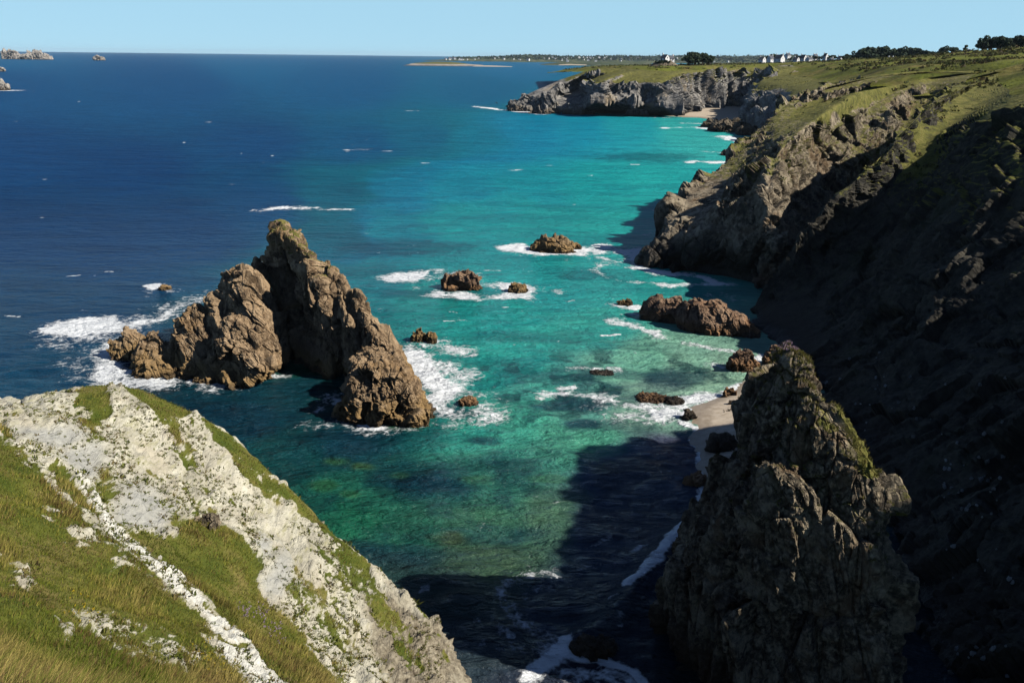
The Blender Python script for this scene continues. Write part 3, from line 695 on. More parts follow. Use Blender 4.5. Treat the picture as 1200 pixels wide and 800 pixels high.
for poly, soft, s in [([(-400, 440), (-10, 515), (28, 545), (60, 572), (95, 602), (128, 640), (168, 680), (212, 715), (238, 737), (292, 805), (330, 1400), (-2500, 1400), (-2500, 400)], 9, 1.0),
                      ([(150, 620), (180, 622), (225, 613), (262, 622), (292, 652), (312, 690), (345, 722), (372, 765), (400, 810), (420, 900), (352, 810), (296, 768), (254, 728), (214, 692), (178, 655)], 8, 1.0),
                      ([(86, 452), (124, 450), (124, 488), (108, 494), (92, 476)], 5, 0.8), ([(130, 450), (172, 448), (220, 476), (214, 490), (192, 497), (180, 488), (160, 480)], 6, 1.0),
                      ([(218, 476), (262, 505), (332, 565), (402, 636), (445, 676), (440, 690), (390, 645), (322, 582), (255, 522)], 5, 0.75),
                      ([(255, 590), (300, 616), (350, 662), (400, 712), (440, 770), (420, 775), (370, 720), (300, 640)], 7, 0.55),
                      ([(150, 524), (175, 532), (230, 580), (268, 612), (250, 615), (200, 575)], 6, 0.5), ([(0, 495), (14, 505), (18, 520), (0, 525)], 6, 0.9),
                      ([(45, 545), (62, 545), (110, 590), (130, 612), (118, 612), (70, 575)], 5, 0.8)]:
    g = np.maximum(g, s*poly_mask(ug, vg, poly, soft))
# bare stones breaking through the turf
for (cu, cv, ru, rv) in [(55, 720, 16, 8), (50, 745, 14, 8), (100, 735, 26, 10), (140, 757, 24, 12), (185, 765, 26, 12), (30, 660, 10, 14), (55, 605, 8, 8), (78, 628, 10, 7), (110, 632, 14, 8), (142, 668, 14, 6), (20, 690, 10, 14), (5, 630, 8, 12), (210, 775, 20, 10), (95, 640, 10, 6)]:
    e = ((ug-cu)/(1.35*ru))**2+((vg-cv)/(1.35*rv))**2
    g = g*(1-1.0*np.exp(-e*0.8)*smooth(-0.25, 0.35, wob2+0.7*fbm(Q/0.8, 3)))
vein = [(88, 556), (108, 578), (128, 606), (152, 632), (170, 650), (188, 668), (214, 698), (232, 718), (252, 738), (276, 766), (304, 792), (330, 815), (380, 900)]
dv, _ = seg_dist(uu+6*wob, vv+6*wob2, vein)
wid = np.interp(vv, [556, 600, 650, 700, 720, 740, 800], [5, 10, 15, 11, 6, 8, 15])
white = 1-smooth(wid*0.65, wid*1.05, dv)
# thin streaky turf on the pale rock, along the strata
ca, sa = math.cos(R(-33)), math.sin(R(-33))
sx, sy = X*ca-Y*sa, X*sa+Y*ca
strk = fbm(np.stack([sx/1.4, sy/6.0, Z/4], -1), 5)
g = np.maximum(g, 0.60*smooth(0.10, 0.42, strk)*smooth(440, 500, vv+0.2*uu))
gray = np.zeros_like(X)
for (cu, cv, ru, rv) in [(98, 542, 26, 24), (160, 588, 34, 24), (180, 600, 24, 16), (325, 668, 16, 30), (300, 640, 10, 18), (60, 510, 40, 16)]:
    gray = np.maximum(gray, np.exp(-(((ug-cu)/ru)**2+((vg-cv)/rv)**2)**2))
pep = fbm(np.stack([sx/0.30, sy/0.62, Z/0.5], -1), 3)+0.25*fbm(Q/0.16, 2)
g = np.maximum(g, 0.66*smooth(0.20, 0.46, pep+0.62*strk+0.12*wob))
g = g*(1-gray*0.75)*(1-white*0.95)
white = white*(1-0.65*smooth(0.0, 0.22, fbm(Q/0.42+21, 3)-0.10*smooth(690, 740, vv)))
g = np.where((white < 0.5) & (dv < wid), np.maximum(g, 0.55), g)
brown = smooth(0.0, 1.0, poly_mask(ug, vg, [(430, 700), (470, 700), (505, 720), (545, 740), (545, 830), (455, 830), (440, 760)], 16))
below = smooth(1.0, 2.6, out); brown = np.maximum(brown, below)
N = grid_normals(Q); N = N*np.sign(N[..., 2:3])
rock = 1-smooth(0.3, 0.7, g)
S3 = np.stack([sx/0.9, sy/4.5, Z/1.6], -1)
disp = 0.55*fbm(Q/5, 3) + rock*(0.22*ridged(S3, 4)+0.13*fbm(Q/0.6, 3)+0.06*ridged(Q/0.22, 3)) + (1-rock)*(0.22*fbm(Q/1.3, 4))
b1, e1 = blocks(np.stack([sx/1.1, sy/3.4, Z/1.2], -1)); disp += rock*(0.16*b1-0.10*(1-smooth(0, 0.1, e1)))
b2, e2 = blocks(Q/1.5); b3, e3 = blocks(Q/0.5+9)
disp += brown*rock*(0.6*b2+0.3*b3-0.2*(1-smooth(0, 0.15, e2)))
disp = disp*smooth(6, 14, A_)
Q = Q + N*disp[..., None]
HQ, HN, HG = Q, grid_normals(Q), g
HN = HN*np.sign(HN[..., 2:3])
Fq = grid_faces(*Q.shape[:2]); keep = (Q[..., 2].ravel()[Fq] > -3).any(1); Q[..., 2] = np.maximum(Q[..., 2], -3)
tag(mesh_obj('hillside', Q.reshape(-1, 3), Fq[keep], M_HEAD, None, {'grass': g.ravel(), 'gray': gray.ravel(), 'white': white.ravel(), 'brown': brown.ravel()}),
    'pale rocky hillside with grassy hollows falling to the sea', 'hillside', kind='structure')

# ---- grass blades, tufts and low plants on it
def blades(P, Nn, h, wd, lean, cols, segs=3):
    n = len(P); up = Nn*0.35+np.array([0, 0, 1.0]); up /= np.linalg.norm(up, axis=1, keepdims=True)
    a = rng.random(n)*2*math.pi; side = np.stack([np.cos(a), np.sin(a), 0*a], -1)
    b = rng.normal(0, 1, n); ln = np.stack([-np.sin(a)*0.6+0.5, np.cos(a)*0.6+0.1, -0.25+0*a], -1)*lean[:, None]
    rows = []
    for k in range(segs):
        s = k/(segs-1)
        c = P+up*(h*s)[:, None]+ln*(h*s*s)[:, None]
        ww = wd*(1-0.85*s)
        rows += [c-side*ww[:, None]/2, c+side*ww[:, None]/2]
    V = np.stack(rows, 1)                       # n x 2segs x 3
    base = np.arange(n)[:, None]*2*segs
    F = np.concatenate([base+np.array([2*k, 2*k+1, 2*k+3, 2*k+2]) for k in range(segs-1)], 0)
    C = np.repeat(cols[:, None], 2*segs, 1)
    return V.reshape(-1, 3), F, C.reshape(-1, 3)
area = np.linalg.norm(np.cross(np.gradient(HQ, axis=0), np.gradient(HQ, axis=1)), axis=-1)
uu, vv, ww = proj(HQ)
vis = (uu > -120) & (uu < 620) & (vv > 430) & (vv < 900) & (ww > 5) & (out < 0.6)
ga = fbm(HQ/3.2, 4); gb = fbm(HQ/1.1+30, 3)
def pick(wt, n):
    c = np.cumsum(wt.ravel()); i = np.searchsorted(c, rng.random(n)*c[-1]); i = np.clip(i, 0, wt.size-1)
    P = HQ.reshape(-1, 3)[i]; sp = (np.sqrt(area).ravel()[i])[:, None]
    return i, P+np.concatenate([rng.uniform(-0.5, 0.5, (len(i), 2))*sp, 0*sp], 1)
G_, Y_, S_, Bn = np.array([0.125, 0.165, 0.018]), np.array([0.27, 0.255, 0.04]), np.array([0.45, 0.35, 0.11]), np.array([0.20, 0.12, 0.05])
wide = (uu > -1100) & (vv > 380) & (vv < 2600) & (ww > 1.5) & (out < 0.6)
wt = area*smooth(0.5, 0.8, g+0.35*gb)*(vis+0.22*(wide & ~vis))/np.maximum(ww, 8)**1.3
i, P = pick(wt, 260000)
dist = ww.ravel()[i]; t = ga.ravel()[i]+rng.normal(0, 0.22, len(i)); long_ = smooth(-0.1, 0.5, ga.ravel()[i])
nearb = smooth(690, 800, vv.ravel()[i]-0.12*uu.ravel()[i])
c = G_+(Y_-G_)*smooth(-0.4, 0.15, t)[:, None]; m = smooth(0.05, 0.6, t+0.45*nearb)[:, None]; c = c*(1-m)+S_*m
m = (rng.random(len(i)) < 0.35*smooth(0.0, 0.4, gb.ravel()[i]))[:, None]; c = np.where(m, Bn, c)
c = c*(1-0.45*smooth(0.05, 0.45, fbm(P/1.7+70, 4)))[:, None]*rng.uniform(0.7, 1.25, (len(i), 1))
h = (0.10+0.20*long_+0.16*nearb)*rng.uniform(0.6, 1.5, len(i)); wd = np.maximum(0.008, dist*0.00075)*rng.uniform(0.7, 1.4, len(i))
V, F, C = blades(P-np.array([0, 0, 0.03]), HN.reshape(-1, 3)[i], h, wd, rng.uniform(0.2, 0.9, len(i)), c)
tag(mesh_obj('grass', V, F, M_BLADE, None, {'col': C}), 'green and straw coloured grass on the near hillside', 'grass', kind='stuff')
# cushion plants dotted over the pale rock
wt = area*(1-smooth(0.35, 0.7, g))*(1-gray*0.8)*(1-white*0.3)*(1-0.6*brown)*vis*smooth(-0.4, 0.3, strk+0.3*gb)/np.maximum(ww, 8)
i, P = pick(wt, 9000)
per = 13; sz = rng.uniform(0.04, 0.15, len(i))*np.where(rng.random(len(i)) < 0.06, 1.9, 1)
ii = np.repeat(np.arange(len(i)), per); an = rng.random(len(ii))*6.283; rad = np.sqrt(rng.random(len(ii)))*sz[ii]
PP2 = P[ii]+np.stack([np.cos(an)*rad, np.sin(an)*rad, -0.02-0.3*rad], -1)
tone = np.array([[0.10, 0.125, 0.022], [0.15, 0.165, 0.03], [0.20, 0.20, 0.05], [0.19, 0.15, 0.06]])[rng.integers(0, 4, len(i))]
V, F, C = blades(PP2, HN.reshape(-1, 3)[i][ii], 0.75*sz[ii]*rng.uniform(0.5, 1.1, len(ii)), 0.45*sz[ii]*rng.uniform(0.6, 1.2, len(ii))+0.012, rng.uniform(-0.2, 0.8, len(ii)), tone[ii]*rng.uniform(0.7, 1.3, (len(ii), 1)))
tag(mesh_obj('cushion_plants', V, F, M_BLADE, None, {'col': C}), 'small dark green cushion plants dotted over the pale rock', 'ground cover', kind='stuff')
# leafy weeds and flower heads in the turf
def flowers(name, px, n, spread, colr, label, cat, size):
    k = rng.integers(0, len(px), n); tu = np.array(px)[k]+rng.normal(0, 1, (n, 2))*spread
    near = []
    fu, fv = uu.ravel(), vv.ravel(); ok = np.where(vis.ravel())[0]
    for a, b in tu:
        q = ok[np.argmin((fu[ok]-a)**2+(fv[ok]-b)**2)]; near.append(q)
    P = HQ.reshape(-1, 3)[near]+np.array([0, 0, 0.14]); per = 7
    ii = np.repeat(np.arange(n), per); PP3 = P[ii]+rng.normal(0, size*0.5, (len(ii), 3))
    V, F, C = blades(PP3, HN.reshape(-1, 3)[near][ii], np.full(len(ii), size), np.full(len(ii), size), rng.uniform(-0.5, 0.8, len(ii)), np.array(colr)*rng.uniform(0.7, 1.2, (len(ii), 1)), 2)
    tag(mesh_obj(name, V, F, M_BLADE, None, {'col': C}), label, cat, kind='stuff')
flowers('yellow_flowers', [(240, 762), (250, 775), (262, 785), (90, 722), (100, 715)], 70, 9, (0.55, 0.40, 0.03), 'scattered yellow flowers beside the white rock vein', 'flowers', 0.035)
flowers('pink_flowers', [(305, 718), (312, 728), (325, 742), (288, 716)], 80, 6, (0.50, 0.36, 0.48), 'pale pink flowers on the dark tussocks of the hollow', 'flowers', 0.04)

# ================================================================== ROCKS IN THE SEA
SK = -1.15
spire = crag_mesh([(270, 316, 342), (276, 312, 356), (284, 311, 366), (292, 312, 380), (305, 304, 384), (318, 302, 398), (335, 300, 404), (360, 305, 410), (390, 312, 414), (420, 316, 418)],
                  117, [1.2, 1.5, 1.8, 2.2, 2.6, 3.0, 3.3, 3.6, 4, 4.5], SK, 620, 460, 3.6, 1.25, 0.42, 1, 3.2)
mid = crag_mesh([(308, 376, 390), (318, 372, 400), (332, 368, 411), (352, 366, 420), (380, 368, 430), (410, 370, 438)], 112.5, [1.2, 1.8, 2.4, 3.0, 3.4, 3.8], SK, 420, 320, 2.8, 0.9, 0.4, 21, 3.0)
flank = crag_mesh([(350, 408, 424), (360, 404, 434), (375, 404, 446), (390, 406, 458), (405, 410, 469), (420, 414, 479), (440, 418, 490)], 109.5, [1.0, 1.6, 2.2, 2.7, 3.2, 3.6, 4], SK, 420, 300, 2.4, 0.85, 0.4, 33, 2.8)
nub = crag_mesh([(302, 297, 308), (312, 295, 312), (330, 292, 316)], 119, [0.8, 1.2, 1.6], 0, 120, 90, 1.4, 0.4, 0.6, 4, 2.2, zbot=5)
cap = crag_mesh([(269, 318, 330), (276, 314, 338)], 116.8, [1.2, 1.8], -0.3, 120, 80, 0.9, 0.35, 0.7, 44, 2.4, zbot=13)
rock_thing('sea_stack', [spire, mid, flank, nub, cap], M_STACK, 'tallest jagged brown sea stack with a shaded front, out in the cove', 'sea stack',
           grass=lambda V, F: 0.75*top_grass(V, F, 11, 17, (0.4, 0.75)))
dome = crag_mesh([(319, 266, 298), (326, 258, 308), (338, 252, 316), (352, 248, 322), (372, 243, 330), (395, 238, 337), (415, 234, 340), (430, 238, 330)],
                 114, [1.8, 2.6, 3.4, 4, 5, 5.6, 6.2, 6.8], -0.5, 520, 360, 3.4, 0.9, 0.4, 7, 2.6, dip=0.7)
dome2 = crag_mesh([(356, 220, 240), (364, 212, 247), (376, 204, 252), (390, 198, 258), (405, 194, 262), (418, 193, 266)], 113, [1.2, 2, 3, 4, 4.6, 5], -0.3, 400, 260, 2.8, 0.8, 0.42, 13, 2.6, dip=0.6)
dome3 = crag_mesh([(378, 268, 292), (388, 252, 306), (402, 242, 318), (418, 234, 328), (434, 228, 318)], 108.5, [1.0, 2, 3, 3.4, 3.8], -0.5, 420, 240, 2.8, 1.05, 0.42, 17, 2.7, dip=0.8)
rock_thing('dome_rock', [dome, dome2, dome3], M_STACK, 'broad rounded rock mass leaning against the left of the tall stack', 'rock')
lowa = crag_mesh([(391, 140, 158), (398, 132, 172), (408, 128, 182), (418, 134, 186)], 116, [1, 1.6, 2.2, 2.5], 0, 260, 150, 2.0, 0.6, 0.6, 19, 2.4)
lowb = crag_mesh([(393, 172, 186), (402, 166, 198), (415, 160, 206), (432, 156, 212)], 112, [0.8, 1.6, 2.4, 3], 0, 260, 150, 2.0, 0.6, 0.6, 23, 2.4)
lowc = crag_mesh([(426, 160, 200), (434, 154, 210), (440, 152, 214)], 109, [1, 1.6, 2], 0, 240, 110, 1.4, 0.45, 0.6, 29, 2.4)
rock_thing('low_rock', [lowa, lowb, lowc], M_STACK, 'low dark rock in white surf, leftmost of the stack cluster', 'rock')
k1 = crag_mesh([(426, 216, 226), (434, 211, 231), (440, 209, 234)], 108, [0.5, 0.9, 1.2], 0, 130, 80, 1.0, 0.3, 0.7, 31, 2.3)
rock_thing('low_rock', k1, M_STACK, 'small ochre rock between the low dark rock and the rounded mass', 'rock')
fl = crag_mesh([(428, 426, 452), (433, 415, 468), (440, 408, 482), (448, 404, 491), (460, 400, 498), (476, 399, 503), (494, 400, 507)], 96.5, [1.2, 2, 2.8, 3.4, 3.8, 4.2, 4.6], -0.15, 560, 380, 2.2, 0.85, 0.8, 37, 2.8)
fl2 = crag_mesh([(411, 424, 438), (415, 415, 454), (420, 409, 464), (434, 406, 474)], 102, [1, 1.8, 2.6, 3], -0.1, 300, 180, 1.8, 0.55, 0.6, 41, 2.5)
fl3 = crag_mesh([(474, 396, 408), (482, 390, 420), (490, 386, 428)], 96, [0.6, 1, 1.4], 0, 160, 80, 1.0, 0.3, 0.7, 43, 2.4)
rock_thing('bulky_rock', [fl, fl2, fl3], M_STACK, 'bulky sunlit tan rock in front of the right end of the tall stack', 'rock')
la = crag_mesh([(354, 760, 806), (359, 754, 828), (367, 750, 844), (378, 750, 856), (390, 760, 866)], 137, [1.2, 2.2, 3, 3.6, 4], -0.25, 420, 190, 2.4, 0.5, 0.7, 47, 2.8)
lb = crag_mesh([(357, 800, 850), (364, 796, 864), (375, 794, 877), (388, 796, 889), (405, 800, 898)], 132, [1.6, 2.6, 3.4, 4, 4.6], -0.25, 440, 240, 2.4, 0.55, 0.7, 53, 2.7)
rock_thing('ledge_rock', [la, lb], M_RED, 'long low reddish brown rock lying off the foot of the dark cliff', 'rock')
# near pinnacle
pin = crag_mesh([(422, 910, 946), (430, 900, 955), (440, 890, 964), (452, 883, 972), (466, 877, 983), (482, 872, 994), (500, 868, 1004), (520, 864, 1018), (540, 861, 1029), (554, 855, 1031), (568, 847, 1024), (592, 834, 1022), (622, 814, 1024), (660, 796, 1030), (700, 783, 1036), (745, 778, 1042), (770, 777, 1048)],
                52, [0.8, 1.1, 1.5, 1.9, 2.4, 2.9, 3.3, 3.9, 4.4, 4.7, 5, 5.3, 5.6, 6, 6.4, 7, 7.4], -0.55, 760, 760, 2.8, 1.0, 0.34, 61, 2.6, dip=0.12, shrink=0.85)
b1_ = crag_mesh([(546, 898, 922), (556, 888, 938), (572, 882, 950), (596, 878, 956), (630, 874, 962)], 48.3, [0.3, 0.7, 1.1, 1.4, 1.7], -0.3, 300, 220, 1.5, 0.45, 0.5, 67, 2.4, zbot=8)
def pin_grass(V, F):
    u, v, _ = proj(V); g = 0.9*top_grass(V, F, 9, 14, (0.3, 0.62), 0.8)
    s = poly_mask(u, v, [(958, 430), (985, 465), (1012, 500), (1036, 540), (1034, 562), (1012, 560), (1000, 525), (985, 490), (965, 455)], 7)
    return np.maximum(g*0.5, 0.8*s*(V[:, 2] > 8))
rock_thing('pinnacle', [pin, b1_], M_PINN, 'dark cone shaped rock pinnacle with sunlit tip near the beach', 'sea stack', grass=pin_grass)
PV = np.concatenate([pin[0], b1_[0]])
def hit(V, u, v, rad=4):
    a, b, w_ = proj(V); m = np.where(((a-u)**2+(b-v)**2 < rad*rad) & (w_ > 1))[0]
    return V[m[np.argmin(w_[m])]] if len(m) else None
# pink thrift on its tip and green tufts down its sunny edge
u_, v_, w_ = proj(pin[0]); NNv = vert_normals(*pin)
selp = np.where((v_ < v_.min()+10) & (u_ > 890) & (u_ < 950))[0]
selg = np.where((pin_grass(*pin) > 0.35) & (w_ < 60))[0]
def tuft_obj(name, V0, idx, n, sz, cols, label, cat, Nv):
    q = rng.choice(idx, n); P = V0[q]; per = 14; ii = np.repeat(np.arange(n), per)
    an = rng.random(len(ii))*6.283; rad = np.sqrt(rng.random(len(ii)))*sz
    c = np.array(cols)[rng.integers(0, len(cols), len(ii))]*rng.uniform(0.7, 1.25, (len(ii), 1))
    V, F, C = blades(P[ii]+np.stack([np.cos(an)*rad, np.sin(an)*rad, 0*rad-0.03], -1), np.abs(Nv[q][ii]), sz*rng.uniform(0.6, 1.4, len(ii)), np.full(len(ii), sz*0.35), rng.uniform(0, 0.8, len(ii)), c)
    tag(mesh_obj(name, V, F, M_BLADE, None, {'col': C}), label, cat, kind='stuff')
tuft_obj('thrift', pin[0], selp, 70, 0.16, [(0.42, 0.26, 0.36), (0.5, 0.34, 0.42), (0.07, 0.09, 0.02)], 'cushion of pink thrift on the tip of the dark pinnacle', 'flowers', NNv)
tuft_obj('pinnacle_grass', pin[0], selg, 900, 0.16, [(0.07, 0.075, 0.014), (0.12, 0.11, 0.025), (0.17, 0.14, 0.045)], 'short turf clinging to the sunny edge of the pinnacle', 'grass', NNv)

# ---- small rocks: pixel centre of the foot, width and height on the photograph
def small_rock(u, v, wpx, hpx, mat, label, seed, name='rock', cat='rock', group=None, res=110, base=None, squash=0.75, lumps=1):
    p = np.array(pz(u, v, 0) if base is None else base); dep = (p-CAM)@Fw; m = dep/FPX
    W = wpx*m/2; Hh = hpx*m
    parts = []
    rs = np.random.default_rng(seed)
    for q in range(lumps):
        f = 1.0 if q == 0 else rs.uniform(0.4, 0.65)
        ox = 0 if q == 0 else rs.choice([-1, 1])*W*rs.uniform(0.35, 0.7); oy = 0 if q == 0 else rs.uniform(-0.4, 0.4)*W
        nth, nt_ = res, int(res*0.55)
        th = np.linspace(0, 2*math.pi, nth, endpoint=False); ph = np.linspace(-0.5, math.pi/2-0.01, nt_)
        A2, B2 = np.meshgrid(ph, th, indexing='ij')
        cx_ = np.sign(np.cos(B2))*np.abs(np.cos(B2))**0.8; cy_ = np.sign(np.sin(B2))*np.abs(np.sin(B2))**0.8
        cc = np.cos(np.clip(A2, -0.4, 2))**0.75
        Pm = np.stack([cc*cx_*W*f, cc*cy_*W*f*squash, np.sin(A2)*Hh*f*1.05], -1)
        Nn = Pm/np.array([W*f, W*f*squash, Hh*f+1e-3])**2; Nn = Nn/np.maximum(np.linalg.norm(Nn, axis=-1, keepdims=True), 1e-9)
        bs = min(W, max(Hh, W*0.35))*f
        Pm = craggy(Pm+p+np.array([ox, oy, 0]), Nn, bs*0.85, bs*0.34, 0.75, seed+q*3, True, rs.uniform(-0.6, 0.6))
        parts.append((Pm.reshape(-1, 3), grid_faces(nt_, nth, True)))
    return rock_thing(name, parts, mat, label, cat, group)
SR = [
    (650, 293, 44, 13, M_STACK, 'lone brown rock in surf, level with the tip of the shaded headland', 3),
    (629, 291, 12, 6, M_STACK, 'tiny dark rock just left of the lone brown rock in surf', 1),
    (674, 291, 14, 6, M_STACK, 'tiny dark rock just right of the lone brown rock in surf', 1),
    (541, 336, 44, 17, M_RED, 'rounded brown rock ringed by foam between the tall stack and the headland', 2),
    (606, 341, 22, 7, M_STACK, 'small dark rock awash right of the rounded brown rock', 2),
    (492, 399, 18, 12, M_STACK, 'small brown rock in foam beside the right flank of the tall stack', 1),
    (505, 400, 15, 10, M_STACK, 'smaller of the twin rocks in foam right of the tall stack', 1),
    (549, 473, 22, 7, M_RED, 'flat reddish rock in green water right of the bulky tan rock', 2),
    (870, 433, 32, 19, M_RED, 'pointed orange brown boulder at the edge of the surf', 1),
    (733, 357, 18, 6, M_STACK, 'small dark rock in foam off the left end of the long low rock', 2),
    (855, 465, 15, 11, M_RED, 'small brown boulder where the foam meets the sand', 1),
    (764, 467, 36, 3.5, M_RED, 'flat ochre rock awash in the shallows', 2),
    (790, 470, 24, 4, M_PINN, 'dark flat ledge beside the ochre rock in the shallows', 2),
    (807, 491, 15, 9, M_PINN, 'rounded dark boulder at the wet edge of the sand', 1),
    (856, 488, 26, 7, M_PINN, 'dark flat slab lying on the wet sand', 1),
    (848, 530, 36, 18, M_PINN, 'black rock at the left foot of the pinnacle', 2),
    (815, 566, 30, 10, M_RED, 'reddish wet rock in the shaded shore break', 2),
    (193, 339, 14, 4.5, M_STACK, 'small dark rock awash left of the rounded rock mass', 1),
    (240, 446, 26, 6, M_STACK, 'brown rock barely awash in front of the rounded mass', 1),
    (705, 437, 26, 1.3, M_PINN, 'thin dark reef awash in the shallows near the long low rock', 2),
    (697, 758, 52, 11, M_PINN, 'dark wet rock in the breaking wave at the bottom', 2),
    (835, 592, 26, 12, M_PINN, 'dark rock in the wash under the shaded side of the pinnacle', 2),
    (794, 250, 18, 9, M_CLIFF, 'small rock in foam behind the outer slope of the shaded headland', 2),
    (856, 154, 46, 12, M_CLIFF, 'dark jagged rocks in surf beside the pale bay beach', 3),
    (835, 149, 24, 7, M_CLIFF, 'dark rock farthest out from the pale bay beach', 2),
    (876, 158, 30, 9, M_CLIFF, 'dark rock in surf under the second dark cliff of the bay', 2),
    (857, 182, 24, 5, M_CLIFF, 'low rock in the rollers beyond the shaded headland', 2),
    (640, 133, 34, 21, M_FARCLIFF, 'pale triangular rock at the foot of the far headland', 1),
    (673, 134, 26, 12, M_FARCLIFF, 'second pale rock right of the triangular one at the far headland', 2),
    (690, 134, 12, 7, M_FARCLIFF, 'smallest grey rock in the row under the far headland', 1),
    (746, 136, 26, 9, M_FARCLIFF, 'low grey rocks under the tan stripe of the far headland', 2),
    (612, 130, 30, 8, M_FARCLIFF, 'dark low rocks in foam off the far headland tip', 3),
    (14, 69.5, 22, 8.5, M_ISLET, 'pale dome islet on the horizon at far left', 2),
    (42, 70, 32, 7.5, M_ISLET, 'two humped pale islet beside the dome islet on the horizon', 3),
    (116, 71, 11, 4.5, M_ISLET, 'tiny pale rock alone on the left horizon', 2),
    (1, 84, 10, 4.5, M_ISLET, 'small reddish islet cut by the left edge below the horizon islets', 1),
    (0, 106, 18, 13, M_ISLET, 'grey islet with a foam streak, cut by the left edge of the view', 2),
]
for q, (u, v, a, b, mt, lab, lm) in enumerate(SR):
    small_rock(u, v, a, b, mt, lab, 100+q*7, cat='islet' if 'islet' in lab else ('reef' if 'reef' in lab else 'rock'), name='islet_rock' if 'islet' in lab else ('reef' if 'reef' in lab else ('boulder' if 'boulder' in lab else 'rock')), res=170 if a > 30 else 110, lumps=lm)
# rocks that rest on land
q = hit(NCP.reshape(-1, 3), 905, 322, 5)
for (u, v, a, b, lab) in [(908, 318, 34, 36, 'big rounded boulder at the dark foot of the cleft between the two cliffs'), (905, 424, 22, 18, 'orange brown rock peeping from behind the pinnacle tip'), (858, 474, 10, 5, 'tiny stone on the sand above the dark slab')]:
    z = {318: 3.0, 424: 0.3, 474: 0.5}[v]
    small_rock(u, v, a, b, M_RED if v == 424 else M_CLIFF, lab, 500+v, 'boulder', 'boulder', base=pz(u, v, z))
hq = hit(HQ.reshape(-1, 3), 244, 612, 4)
if hq is not None:
    small_rock(244, 612, 26, 15, M_PINN, 'dark stone block above the grassy hollow on the near hillside', 640, 'boulder', 'boulder', base=hq-np.array([0, 0, 0.15]))
# boulder pile in the shaded gully: one shape of each kind, copied
protos = []
for s in range(4):
    o = small_rock(600, 400, 20, 13, M_PINN, 'boulder', 700+s*5, 'boulder', 'boulder', group='boulders in the shaded gully', res=70, base=(0, 0, 0))
    protos.append(o)
M_GB = rock_mat('gully_stone', (0.10, 0.105, 0.105), (0.24, 0.25, 0.25), (0.38, 0.39, 0.38), (0.22, 0.21, 0.19), 0.5, 2.4, 0.3, (0.3, 0.28, 0.24), None, 0.1, 0.2)
for o in protos: o.data.materials[0] = M_GB
spots = []
for (u0, u1, v0, v1, n) in [(1098, 1180, 535, 605, 34), (1000, 1180, 430, 520, 22), (1110, 1190, 640, 690, 10), (1110, 1190, 755, 790, 10), (960, 1080, 410, 450, 8)]:
    for _ in range(n): spots.append((random.uniform(u0, u1), random.uniform(v0, v1)))
first = [True]*4; NCf = NCP.reshape(-1, 3)
cnt = 0
for u, v in spots:
    h_ = hit(NCf, u, v, 6)
    if h_ is None: continue
    k = cnt % 4; cnt += 1
    if first[k]: o = protos[k]; first[k] = False
    else: o = protos[k].copy(); COL.objects.link(o)
    o.location = h_.tolist(); s = random.uniform(0.5, 1.5); o.scale = (s*random.uniform(0.8, 1.3), s, s*random.uniform(0.8, 1.1))
    o.rotation_euler = (random.uniform(-.2, .2), random.uniform(-.2, .2), random.uniform(0, 6.28))
    o['label'] = 'pale boulder lying in the shaded gully under the near cliff'; o['category'] = 'boulder'; o['group'] = 'boulders in the shaded gully'

# ================================================================== SEA
va = np.concatenate([np.linspace(63, 38, 160), np.linspace(38, 0, 900)[1:]])
tv = math.tan(R(38))*FPX
an = np.concatenate([np.linspace(R(66), R(39), 110), np.arctan(np.linspace(math.tan(R(39)), 0.0006, 930))[1:]])
